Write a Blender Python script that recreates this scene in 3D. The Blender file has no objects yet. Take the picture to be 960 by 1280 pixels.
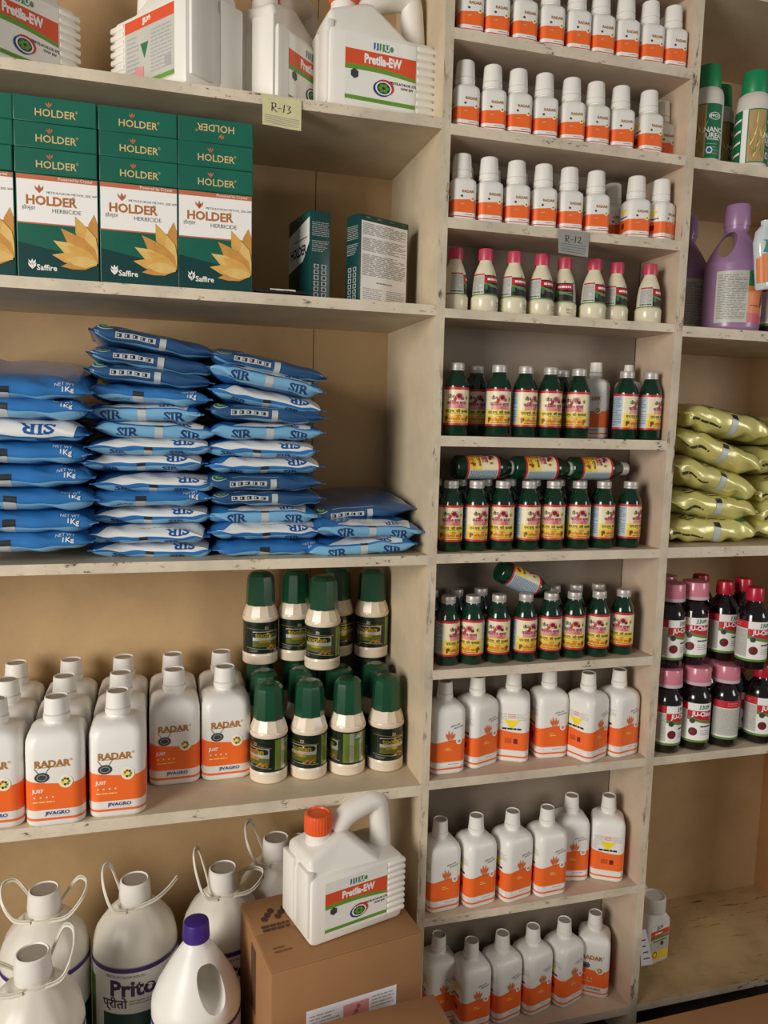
import bpy, bmesh, math, random
from mathutils import Matrix, Vector
random.seed(7)
PI = math.pi
SC = bpy.context.scene
COL = SC.collection
# ------------------------------------------------------------------ camera
cam_d = bpy.data.cameras.new('camera'); cam = bpy.data.objects.new('camera', cam_d); COL.objects.link(cam)
cam_d.sensor_fit = 'VERTICAL'; cam_d.sensor_height = 36; cam_d.sensor_width = 27; cam_d.lens = 27.28
cam_d.clip_start = 0.05
cam.matrix_world = Matrix(((0.9621, 0.0068, -0.27262, -0.01465), (-0.27153, 0.11633, -0.95537, -1.25),
                           (0.02522, 0.99319, 0.11376, 1.2578), (0, 0, 0, 1)))
SC.camera = cam
# ------------------------------------------------------------------ light
SC.view_settings.view_transform = 'Standard'; SC.view_settings.look = 'None'
SC.view_settings.gamma = 1; SC.view_settings.exposure = 0.18; SC.view_settings.use_curve_mapping = False
W = bpy.data.worlds.new('world'); SC.world = W; W.use_nodes = True
bgn = W.node_tree.nodes['Background']; bgn.inputs[0].default_value = (0.82, 0.80, 0.78, 1); bgn.inputs[1].default_value = 0.16
def area(name, loc, target, sx, sy, power, color):
    d = bpy.data.lights.new(name, 'AREA'); d.shape = 'RECTANGLE'; d.size = sx; d.size_y = sy; d.energy = power; d.color = color
    o = bpy.data.objects.new(name, d); COL.objects.link(o); o.location = loc
    o.rotation_euler = (Vector(target) - Vector(loc)).to_track_quat('-Z', 'Y').to_euler()
    return o
area('doorway_daylight', (-2.3, -1.9, 1.45), (0.2, 0, 1.05), 1.1, 1.6, 80, (1.0, 0.95, 0.88))
area('side_window_daylight', (2.9, -2.3, 1.5), (0.7, 0, 1.1), 0.8, 1.1, 20, (1.0, 0.95, 0.88))

# ------------------------------------------------------------------ materials
MATS = {}
def lin(c): return tuple(((v/12.92) if v <= 0.04045 else ((v+0.055)/1.055)**2.4) for v in c)
def mat(name, rgb, rough=0.5, metal=0.0, var=0.06, scale=40, coat=0.0, trans=0.0, bump=0.0, sss=0.0, alpha=1.0):
    """procedural material; rgb is an sRGB triple 0..255"""
    if name in MATS: return MATS[name]
    m = bpy.data.materials.new(name); m.use_nodes = True
    nt = m.node_tree; b = nt.nodes['Principled BSDF']
    c = lin([v/255 for v in rgb])
    tc = nt.nodes.new('ShaderNodeTexCoord'); nz = nt.nodes.new('ShaderNodeTexNoise')
    nz.inputs['Scale'].default_value = scale; nz.inputs['Detail'].default_value = 3
    nt.links.new(tc.outputs['Object'], nz.inputs['Vector'])
    mx = nt.nodes.new('ShaderNodeMix'); mx.data_type = 'RGBA'
    mx.inputs[6].default_value = tuple(max(0, v*(1-var*1.6)) for v in c)+(1,)
    mx.inputs[7].default_value = tuple(min(1, v*(1+var)) for v in c)+(1,)
    nt.links.new(nz.outputs['Fac'], mx.inputs[0]); nt.links.new(mx.outputs[2], b.inputs['Base Color'])
    b.inputs['Roughness'].default_value = rough; b.inputs['Metallic'].default_value = metal
    b.inputs['Coat Weight'].default_value = coat; b.inputs['Coat Roughness'].default_value = 0.12
    b.inputs['Transmission Weight'].default_value = trans; b.inputs['Alpha'].default_value = alpha
    if sss: b.inputs['Subsurface Weight'].default_value = sss; b.inputs['Subsurface Scale'].default_value = 0.01
    if bump:
        bp = nt.nodes.new('ShaderNodeBump'); bp.inputs['Strength'].default_value = bump; bp.inputs['Distance'].default_value = 0.002
        nt.links.new(nz.outputs['Fac'], bp.inputs['Height']); nt.links.new(bp.outputs['Normal'], b.inputs['Normal'])
    MATS[name] = m
    return m
def wood(name, rgb, dirt, chips, stretch=(1, 1, 1), chipcol=(92, 76, 64)):
    """old cream paint: faint brush grain, smudges, and chips (chips 0..1)"""
    if name in MATS: return MATS[name]
    m = bpy.data.materials.new(name); m.use_nodes = True; nt = m.node_tree; b = nt.nodes['Principled BSDF']
    N = nt.nodes.new; Lk = nt.links.new
    tc = N('ShaderNodeTexCoord')
    def noise(scale, st=(1, 1, 1), det=4, rough=0.6):
        mp = N('ShaderNodeMapping'); mp.inputs['Scale'].default_value = st; Lk(tc.outputs['Object'], mp.inputs['Vector'])
        n = N('ShaderNodeTexNoise'); n.inputs['Scale'].default_value = scale; n.inputs['Detail'].default_value = det
        n.inputs['Roughness'].default_value = rough; Lk(mp.outputs['Vector'], n.inputs['Vector']); return n.outputs['Fac']
    def ramp(src, p0, p1):
        r = N('ShaderNodeMapRange'); r.inputs[1].default_value = p0; r.inputs[2].default_value = p1; Lk(src, r.inputs[0]); return r.outputs[0]
    def mix(fac, a, c):
        x = N('ShaderNodeMix'); x.data_type = 'RGBA'; Lk(fac, x.inputs[0])
        for s, v in ((6, a), (7, c)):
            if isinstance(v, tuple): x.inputs[s].default_value = v
            else: Lk(v, x.inputs[s])
        return x.outputs[2]
    def scaled(src, k):
        q = N('ShaderNodeMath'); q.operation = 'MULTIPLY'; q.inputs[1].default_value = k; Lk(src, q.inputs[0]); return q.outputs[0]
    c = lin([v/255 for v in rgb]); c4 = c+(1,)
    dk = tuple(v*0.62 for v in c)+(1,)
    col = mix(scaled(ramp(noise(9, (1, 1, 1), 5), 0.42, 0.72), dirt), c4, dk)
    gr = mix(scaled(ramp(noise(60, stretch, 3), 0.5, 0.8), dirt*0.5), col, tuple(v*0.7 for v in c)+(1,))
    cc = lin([v/255 for v in chipcol])+(1,)
    a = ramp(noise(42, stretch, 5, 0.7), 0.735-0.185*chips, 0.785-0.17*chips)
    z = ramp(noise(7, (1, 1, 1), 2), 0.40, 0.58)
    pr = N('ShaderNodeMath'); pr.operation = 'MULTIPLY'; Lk(a, pr.inputs[0]); Lk(z, pr.inputs[1])
    fin = mix(pr.outputs[0], gr, cc) if chips else gr
    Lk(fin, b.inputs['Base Color']); b.inputs['Roughness'].default_value = 0.55
    bp = N('ShaderNodeBump'); bp.inputs['Strength'].default_value = 0.35; bp.inputs['Distance'].default_value = 0.0015
    inv = N('ShaderNodeMath'); inv.operation = 'SUBTRACT'; inv.inputs[0].default_value = 1; Lk(pr.outputs[0], inv.inputs[1])
    Lk(inv.outputs[0], bp.inputs['Height']); Lk(bp.outputs['Normal'], b.inputs['Normal'])
    MATS[name] = m
    return m
wood('paint_board', (214, 196, 166), 0.55, 0.0)
wood('paint_board_pink', (206, 184, 160), 0.5, 0.12)
wood('paint_edge', (222, 208, 184), 0.8, 0.86, (1, 1, 2.2))
wood('paint_edge_upright', (216, 201, 176), 0.95, 1.0, (2.2, 2.2, 0.45))
wood('paint_back', (192, 160, 116), 0.4, 0.0)
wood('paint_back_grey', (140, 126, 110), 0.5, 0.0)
wood('brown_side', (158, 112, 66), 0.5, 0.0)
wood('paint_floor_board', (196, 168, 122), 0.9, 0.75, (0.35, 3, 3), (60, 45, 32))
mat('floor_concrete', (70, 62, 54), 0.8, var=0.3, scale=14)
mat('plaster', (170, 155, 130), 0.8, var=0.1, scale=6)
mat('white_plastic', (238, 235, 228), 0.38, sss=0.0, var=0.02, scale=25)
mat('white_dusty', (214, 208, 196), 0.5, var=0.06, scale=30)
mat('cap_white', (236, 232, 224), 0.42, var=0.02)
mat('cap_top_dust', (176, 166, 152), 0.6, var=0.12, scale=90)
mat('orange', (244, 110, 42), 0.42, var=0.03)
mat('gold_text', (176, 120, 58), 0.4, var=0.05)
mat('grey_text', (120, 116, 112), 0.6)
mat('light_text', (170, 168, 166), 0.6)
mat('black', (28, 26, 27), 0.5)
mat('red', (196, 32, 48), 0.45)
mat('red_line', (205, 60, 52), 0.5)
mat('white_print', (244, 241, 236), 0.45, var=0.01)
mat('blue_text', (38, 66, 132), 0.5)
mat('leaf_green', (92, 140, 58), 0.5)
mat('pale_yellow', (244, 226, 140), 0.5)
mat('print_yellow', (244, 210, 62), 0.5)
mat('diamond_yellow', (250, 226, 30), 0.5)
mat('plant_orange', (226, 118, 58), 0.5)
mat('charcoal', (62, 68, 66), 0.4)
mat('pink_cap', (196, 66, 90), 0.35, var=0.04)
mat('cream_pearl', (228, 220, 190), 0.28, var=0.03, coat=0.3)
mat('green_pet', (9, 50, 31), 0.12, var=0.3, scale=12, coat=0.5)
mat('aluminium', (198, 192, 186), 0.42, metal=0.35, var=0.08, scale=120)
mat('label_cream', (240, 226, 190), 0.4, var=0.03)
mat('label_yellow', (240, 216, 96), 0.4, var=0.05)
mat('label_gold', (238, 196, 58), 0.4, var=0.05)
mat('label_blue', (176, 194, 204), 0.4, var=0.04)
mat('label_red', (200, 36, 52), 0.4)
mat('label_pink', (226, 150, 150), 0.4)
mat('label_maroon', (120, 34, 44), 0.4)
mat('label_brown', (120, 72, 36), 0.4)
mat('slate_text', (84, 100, 116), 0.5)
mat('dark_green_cap', (20, 74, 48), 0.3, var=0.1, coat=0.3)
mat('cream_bottle', (232, 216, 192), 0.3, var=0.03, coat=0.2)
mat('leader_dark', (18, 34, 24), 0.25, var=0.2, coat=0.4)
mat('leader_gold', (206, 176, 60), 0.25, metal=0.7)
mat('leader_lime', (128, 158, 62), 0.25, metal=0.5)
mat('leader_silver', (206, 204, 192), 0.28, metal=0.6)
mat('leader_field', (98, 104, 40), 0.3, metal=0.3)
mat('copper', (190, 110, 60), 0.35, metal=0.4)
mat('urea_cap', (22, 134, 82), 0.4, var=0.05)
mat('urea_green', (24, 112, 72), 0.4, var=0.06)
mat('wheat_tan', (176, 150, 96), 0.5)
mat('wheat_rust', (196, 110, 62), 0.5)
mat('purple_plastic', (158, 122, 160), 0.32, var=0.05, coat=0.2)
mat('targa_green', (52, 120, 76), 0.4)
mat('targa_orange', (232, 138, 78), 0.4, var=0.08)
mat('targa_pink', (214, 96, 110), 0.4)
mat('silver_paper', (196, 196, 186), 0.4, var=0.04)
mat('sky_print', (120, 178, 206), 0.35, var=0.08)
mat('dark_pet', (22, 14, 16), 0.12, var=0.2, coat=0.6)
mat('pink_cup', (214, 130, 148), 0.25, var=0.05, coat=0.4)
mat('clear_rim', (206, 186, 190), 0.2, coat=0.4)
mat('cap_red', (186, 26, 50), 0.3, var=0.05, coat=0.2)
mat('maroon_disc', (96, 34, 36), 0.5)
mat('holder_green', (24, 102, 82), 0.4, var=0.3, scale=9)
mat('holder_dark', (14, 66, 64), 0.4, var=0.3, scale=8)
mat('holder_stripe', (196, 112, 76), 0.4)
mat('holder_gold', (222, 190, 130), 0.4)
mat('petal_a', (222, 172, 84), 0.5, var=0.15, scale=60)
mat('petal_b', (206, 148, 70), 0.5, var=0.15, scale=60)
mat('petal_c', (228, 190, 112), 0.5, var=0.15, scale=60)
mat('kraft', (160, 116, 74), 0.75, var=0.08, scale=18)
mat('kraft_dark', (92, 64, 44), 0.8, var=0.2, scale=60)
mat('kraft_seam', (128, 86, 50), 0.8, var=0.1)
mat('bag_blue', (48, 118, 186), 0.26, var=0.2, scale=16, coat=0.5, bump=0.4)
mat('bag_dark', (44, 86, 132), 0.28, var=0.25, scale=16, coat=0.5, bump=0.4)
mat('bag_light', (122, 178, 214), 0.3, var=0.06, scale=16, coat=0.4)
mat('bag_white', (226, 228, 226), 0.34, var=0.04, scale=16, coat=0.3)
mat('bag_text', (24, 84, 156), 0.35)
mat('bag_text_dark', (34, 62, 110), 0.35)
mat('bag_silver', (188, 194, 196), 0.35)
mat('bag_square', (38, 42, 48), 0.4)
mat('foil_yellow', (220, 212, 130), 0.3, metal=0.1, var=0.12, scale=14, coat=0.6, bump=0.5)
mat('foil_text', (60, 62, 36), 0.4)
mat('foil_green', (24, 106, 66), 0.35)
mat('jug_white', (226, 220, 206), 0.36, var=0.04, scale=20)
mat('handle_white', (228, 222, 206), 0.35, var=0.04)
mat('purple_band', (72, 44, 112), 0.4)
mat('purple_text', (70, 34, 84), 0.4)
mat('prito_green', (16, 66, 54), 0.45)
mat('purple_cap', (64, 38, 128), 0.4, var=0.08)
mat('lilac_label', (186, 178, 196), 0.45)
mat('orange_cap', (236, 92, 40), 0.4, var=0.04)
mat('can_white', (238, 234, 224), 0.4, var=0.02, scale=16)
mat('can_label', (240, 238, 230), 0.45, var=0.01)
mat('can_red', (222, 84, 48), 0.45, var=0.03)
mat('can_green', (104, 156, 52), 0.45)
mat('logo_blue', (34, 110, 172), 0.45)
mat('logo_teal', (40, 140, 120), 0.45)
mat('paper_note', (214, 208, 160), 0.6, var=0.1, scale=60)
mat('silver_note', (168, 166, 156), 0.35, metal=0.2, var=0.12, scale=60)
mat('paper_white', (236, 236, 240), 0.6, var=0.01)
mat('ink', (30, 32, 48), 0.6)
mat('clear_film', (214, 222, 224), 0.12, var=0.02, coat=0.5)

# ------------------------------------------------------------------ mesh builder
class MB:
    def __init__(self): self.v = []; self.f = []; self.m = []; self.slots = []
    def mi(self, name):
        if name not in self.slots: self.slots.append(name)
        return self.slots.index(name)
    def add(self, vs, fs, mname):
        o = len(self.v); k = self.mi(mname); self.v += [tuple(p) for p in vs]
        for f in fs: self.f.append([i+o for i in f]); self.m.append(k)
    def mesh(self, name, smooth=38, M=None):
        me = bpy.data.meshes.new(name)
        vs = self.v if M is None else [tuple(M @ Vector(p)) for p in self.v]
        me.from_pydata(vs, [], self.f)
        for s in self.slots: me.materials.append(MATS[s])
        me.polygons.foreach_set('material_index', self.m)
        if smooth:
            me.polygons.foreach_set('use_smooth', [True]*len(me.polygons)); me.set_sharp_from_angle(angle=math.radians(smooth))
        me.update(); return me
    # ---- shapes
    def loft(self, secs, mname, k=6, cap0=True, cap1=True, topmat=None):
        """secs: (z, a, b, r[, ox, oy]) rounded rectangles of half sizes a, b"""
        rings = []
        for s in secs:
            z, a, b, r = s[:4]; ox, oy = (s[4], s[5]) if len(s) > 4 else (0, 0)
            r = min(r, a, b); ring = []
            for ci, (sx, sy) in enumerate(((1, -1), (1, 1), (-1, 1), (-1, -1))):
                for j in range(k+1):
                    t = -PI/2+ci*PI/2+j/k*PI/2
                    ring.append((ox+sx*(a-r)+r*math.cos(t), oy+sy*(b-r)+r*math.sin(t), z))
            rings.append(ring)
        self.rings(rings, mname, cap0, cap1, topmat)
    def rings(self, rings, mname, cap0=True, cap1=True, topmat=None):
        n = len(rings[0]); vs = [p for r in rings for p in r]; fs = []
        for i in range(len(rings)-1):
            for j in range(n):
                fs.append([i*n+j, i*n+(j+1) % n, (i+1)*n+(j+1) % n, (i+1)*n+j])
        if cap0: fs.append(list(range(n-1, -1, -1)))
        if cap1 and not topmat: fs.append([(len(rings)-1)*n+j for j in range(n)])
        self.add(vs, fs, mname)
        if topmat: self.add(rings[-1], [list(range(n))], topmat)
    def lathe(self, prof, mname, n=32, cap0=True, cap1=True, topmat=None, rib=0, ribz=None, flat=False):
        rings = []
        for z, r in prof:
            ring = []
            for j in range(n):
                rr = r*(1-rib if (rib and j % 2 and (ribz is None or ribz[0] <= z <= ribz[1])) else 1)
                t = 2*PI*(j+(0.5 if flat else 0))/n
                ring.append((rr*math.cos(t), rr*math.sin(t), z))
            rings.append(ring)
        self.rings(rings, mname, cap0, cap1, topmat)
    def box(self, x0, x1, y0, y1, z0, z1, mname, bev=0.0, front=None):
        if bev:
            bm = bmesh.new(); bmesh.ops.create_cube(bm, size=1)
            for v in bm.verts: v.co = Vector(((x0+x1)/2+v.co.x*(x1-x0), (y0+y1)/2+v.co.y*(y1-y0), (z0+z1)/2+v.co.z*(z1-z0)))
            bmesh.ops.bevel(bm, geom=list(bm.edges), offset=bev, segments=2, profile=0.5, affect='EDGES')
            self.bm(bm, mname); return
        vs = [(x, y, z) for z in (z0, z1) for y in (y0, y1) for x in (x0, x1)]
        fs = [[0, 2, 3, 1], [4, 5, 7, 6], [2, 6, 7, 3], [0, 4, 6, 2], [1, 3, 7, 5]]
        self.add(vs, fs, mname); self.add(vs, [[0, 1, 5, 4]], front or mname)
    def bm(self, bm, mname):
        bm.verts.index_update(); self.add([v.co[:] for v in bm.verts], [[v.index for v in f.verts] for f in bm.faces], mname); bm.free()
    def tube(self, pts, r, mname, n=8, flat=1.0, closed=False):
        P = [Vector(p) for p in pts]; rings = []; prev = None
        for i, p in enumerate(P):
            if closed: d = (P[(i+1) % len(P)]-P[i-1]).normalized()
            else: d = (P[min(i+1, len(P)-1)]-P[max(i-1, 0)]).normalized()
            a = prev-d*prev.dot(d) if prev is not None else d.orthogonal()
            a.normalize(); b = d.cross(a); prev = a
            rings.append([tuple(p+a*r*math.cos(2*PI*j/n)+b*r*flat*math.sin(2*PI*j/n)) for j in range(n)])
        if closed: rings.append(rings[0])
        self.rings(rings, mname, not closed, not closed)
def spline(pts, n=6):
    out = []
    for i in range(len(pts)-1):
        p0, p1, p2, p3 = pts[max(i-1, 0)], pts[i], pts[i+1], pts[min(i+2, len(pts)-1)]
        for j in range(n):
            t = j/n
            out.append(tuple(0.5*((2*b)+(-a+c)*t+(2*a-5*b+4*c-d)*t*t+(-a+3*b-3*c+d)*t**3) for a, b, c, d in zip(p0, p1, p2, p3)))
    out.append(tuple(pts[-1])); return out

# ------------------------------------------------------------------ text outlines
_TX = {}
def text_geo(t, bold=0.0):
    key = (t, bold)
    if key in _TX: return _TX[key]
    cu = bpy.data.curves.new('t', 'FONT'); cu.body = t; cu.resolution_u = 2; cu.fill_mode = 'FRONT'; cu.dimensions = '2D'; cu.offset = bold
    cu.align_x = 'CENTER'; ob = bpy.data.objects.new('t', cu); COL.objects.link(ob)
    dg = bpy.context.evaluated_depsgraph_get(); ev = ob.evaluated_get(dg); me = ev.to_mesh()
    vs = [(v.co.x, v.co.y) for v in me.vertices]; fs = [list(p.vertices) for p in me.polygons]
    ev.to_mesh_clear(); bpy.data.objects.remove(ob); bpy.data.curves.remove(cu)
    ys = [v[1] for v in vs] or [0]; cy = (min(ys)+max(ys))/2
    vs = [(x, y-cy) for x, y in vs]
    _TX[key] = (vs, fs); return _TX[key]

class Print:
    """flat print laid out in (s, z) and wrapped on a surface surf(s, z, h)"""
    def __init__(self, surf, ds=0.004, dz=None): self.s = surf; self.ds = ds; self.dz = dz; self.mb = MB()
    def h(self, lay): return 0.0003+0.00018*lay
    def poly(self, pts, m, lay=0):
        def clip(P, ax, v, keep):
            out = []
            for i in range(len(P)):
                a, b = P[i-1], P[i]; ia, ib = (a[ax]-v)*keep <= 1e-12, (b[ax]-v)*keep <= 1e-12
                if ia != ib:
                    t = (v-a[ax])/(b[ax]-a[ax]); out.append((a[0]+(b[0]-a[0])*t, a[1]+(b[1]-a[1])*t))
                if ib: out.append(b)
            return out
        def strips(P, ax, step):
            if not step: return [P]
            lo = min(p[ax] for p in P); hi = max(p[ax] for p in P); n = max(1, math.ceil((hi-lo)/step)); res = []
            for i in range(n):
                q = clip(P, ax, lo+(hi-lo)*(i+1)/n, 1) if i < n-1 else P
                q = clip(q, ax, lo+(hi-lo)*i/n, -1) if i and len(q) > 2 else q
                if len(q) > 2: res.append(q)
            return res
        area2 = sum(pts[i-1][0]*pts[i][1]-pts[i][0]*pts[i-1][1] for i in range(len(pts)))
        if area2 < 0: pts = pts[::-1]
        for c in strips([tuple(p) for p in pts], 0, self.ds):
            for d in strips(c, 1, self.dz):
                self.mb.add([self.s(x, z, self.h(lay)) for x, z in d], [list(range(len(d)))], m)
    def rect(self, x0, x1, z0, z1, m, lay=0): self.poly([(x0, z0), (x1, z0), (x1, z1), (x0, z1)], m, lay)
    def ell(self, cx, cz, rx, rz, m, lay=1, n=18): self.poly([(cx+rx*math.cos(2*PI*i/n), cz+rz*math.sin(2*PI*i/n)) for i in range(n)], m, lay)
    def text(self, t, cx, cz, size, m, lay=2, rot=0, bold=0.0, sx=1.0):
        vs, fs = text_geo(t, bold); c, s = math.cos(rot), math.sin(rot)
        P = [(cx+size*(x*sx*c-y*s), cz+size*(x*sx*s+y*c)) for x, y in vs]
        self.mb.add([self.s(x, z, self.h(lay)) for x, z in P], fs, m)
    def lines(self, x0, x1, z0, z1, n, m, lay=1, th=0.35, seed=1):
        """n lines of small print, as broken bars"""
        R = random.Random(seed); st = (z1-z0)/n
        for i in range(n):
            z = z1-st*(i+0.5); x = x0; end = x1-(x1-x0)*(R.random()*0.35 if R.random() < 0.3 else 0)
            while x < end:
                w = (x1-x0)*(0.1+0.22*R.random()); self.rect(x, min(x+w, end), z-st*th/2, z+st*th/2, m, lay); x += w+(x1-x0)*0.035
    def mesh(self, name): return self.mb.mesh(name, smooth=60)

def surf_rr(a, b, r):
    """perimeter of a rounded rectangle; s = 0 in the middle of the front (-y) side, growing to the viewer's right"""
    P = 4*(a-r)+4*(b-r)+2*PI*r
    segs = [('l', a-r), ('c', PI*r/2), ('l', 2*(b-r)), ('c', PI*r/2), ('l', 2*(a-r)), ('c', PI*r/2), ('l', 2*(b-r)), ('c', PI*r/2), ('l', a-r)]
    def f(s, z, h):
        s = s % P; x, y, ang = 0.0, -b, 0.0
        for k, L in segs:
            q = min(s, L)
            if k == 'l': x += q*math.cos(ang); y += q*math.sin(ang)
            elif r > 0:
                t = q/r; cx, cy = x-r*math.sin(ang), y+r*math.cos(ang)
                ang += t; x, y = cx+r*math.sin(ang), cy-r*math.cos(ang)
            s -= q
            if s <= 1e-12: break
        return (x+h*math.sin(ang), y-h*math.cos(ang), z)
    return f, P
def surf_round(rf):
    """round bottle; rf a radius or a list of (z, r)"""
    if not isinstance(rf, list): rf = [(0, rf), (1, rf)]
    r0 = max(r for _, r in rf)
    def R(z):
        for (z0, a), (z1, b) in zip(rf, rf[1:]):
            if z <= z1: return a+(b-a)*max(0, (z-z0)/(z1-z0))
        return rf[-1][1]
    def f(s, z, h):
        t = s/r0; r = R(z)+h
        return (r*math.sin(t), -r*math.cos(t), z)
    return f
def surf_flat(y=0, ox=0, oz=0): return lambda s, z, h: (s+ox, y-h, z+oz)

# ------------------------------------------------------------------ scene objects
def props(o, label=None, cat=None, group=None, kind=None):
    for k, v in (('label', label), ('category', cat), ('group', group), ('kind', kind)):
        if v: o[k] = v
    return o
def part(name, me, parent):
    o = bpy.data.objects.new(name, me); COL.objects.link(o); o.parent = parent; return o
def thing(name, parts, loc, rot, label, cat, group=None):
    """parts: [(name, mesh, [sub-parts])] that share mesh data between alike things"""
    e = bpy.data.objects.new(name, None); COL.objects.link(e); e.empty_display_size = 0.03; e.location = loc
    e.rotation_euler = rot if isinstance(rot, tuple) else (0, 0, math.radians(rot))
    props(e, label, cat, group)
    for p in parts:
        o = part(p[0], p[1], e)
        for s in (p[2] if len(p) > 2 else []): part(s[0], s[1], o)
    return e
def nth(i, n):
    if i == 0: return 'leftmost'
    if i == n-1: return 'rightmost'
    return ['', 'second', 'third', 'fourth', 'fifth', 'sixth', 'seventh', 'eighth', 'ninth', 'tenth', 'eleventh', 'twelfth', 'thirteenth'][i]+' from left'
def nthtop(i, n):
    if i == 0: return 'topmost'
    if i == n-1: return 'bottom'
    return ['', 'second', 'third', 'fourth', 'fifth', 'sixth', 'seventh', 'eighth', 'ninth', 'tenth', 'eleventh', 'twelfth', 'thirteenth'][i]+' from top'

# ================================================================== setting
b = MB(); b.box(-2.5, 3.5, -3.6, 0.6, -0.05, 0, 'floor_concrete'); fl = bpy.data.objects.new('floor', b.mesh('floor', 0)); COL.objects.link(fl); props(fl, 'dark concrete floor below the shelving', kind='structure')
b = MB(); b.box(-2.5, 3.5, 0.33, 0.43, 0, 2.9, 'plaster'); wl = bpy.data.objects.new('wall_back', b.mesh('wall_back', 0)); COL.objects.link(wl); props(wl, 'plastered wall behind the shelving', kind='structure')

unit = bpy.data.objects.new('shelving_unit', None); COL.objects.link(unit)
props(unit, 'built-in cream painted wooden shelving with chipped edges', 'shelving')
TOP = 2.36
def board(name, x0, x1, y0, y1, z0, z1, m='paint_board', front=None, smooth=0):
    bb = MB(); bb.box(x0, x1, y0, y1, z0, z1, m, front=front or m); return part(name, bb.mesh(name, smooth), unit)
D1, D2, D3, D0 = (0.4235, 0.439), (0.8858, 0.9032), (1.4442, 1.461), (-0.635, -0.62)
for i, (x0, x1) in enumerate((D0, D1, D2, D3)):
    board('upright', x0, x1, 0, 0.318, 0, TOP, ('paint_board', 'paint_board', 'paint_board_pink', 'brown_side')[i], 'paint_edge_upright')
DL, DM, DR = 0.287, 0.1177, 0.294
LS = [(2.05, 2.067), (1.735, 1.751), (1.438, 1.455), (1.0165, 1.033), (0.597, 0.617), (0.080, 0.097)]
MS = [(2.022, 2.039), (1.875, 1.892), (1.728, 1.745), (1.581, 1.598), (1.436, 1.451), (1.2212, 1.239), (1.018, 1.035), (0.810, 0.827), (0.606, 0.623), (0.342, 0.358), (0.080, 0.097)]
RS = [(2.026, 2.043), (1.726, 1.745), (1.430, 1.449), (1.017, 1.037), (0.605, 0.622), (0.082, 0.097)]
for z0, z1 in LS: board('shelf_board', D0[1], D1[0], -0.42 if z0 < 0.2 else 0.0, DL, z0, z1, 'paint_board', 'paint_edge')
for z0, z1 in MS: board('shelf_board', D1[1], D2[0], 0.0, DM, z0, z1, 'paint_board_pink', 'paint_edge')
for z0, z1 in RS: board('shelf_board', D2[1], D3[0], 0.0, DR, z0, z1, 'paint_floor_board' if z0 < 0.2 else 'paint_board', 'paint_edge')
board('back_panel', D0[1], 0.2702, DL, 0.306, 0.05, TOP, 'paint_back')
board('back_panel', 0.2718, D1[0], DL, 0.306, 0.05, TOP, 'paint_back')
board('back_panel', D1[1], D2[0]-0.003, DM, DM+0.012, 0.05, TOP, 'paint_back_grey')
board('back_panel', D2[1], D3[0], DR, 0.31, 0.05, TOP, 'paint_back')
board('top_board', D0[0], D3[1], 0, 0.318, TOP, TOP+0.018, 'paint_board', 'paint_edge')

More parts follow.
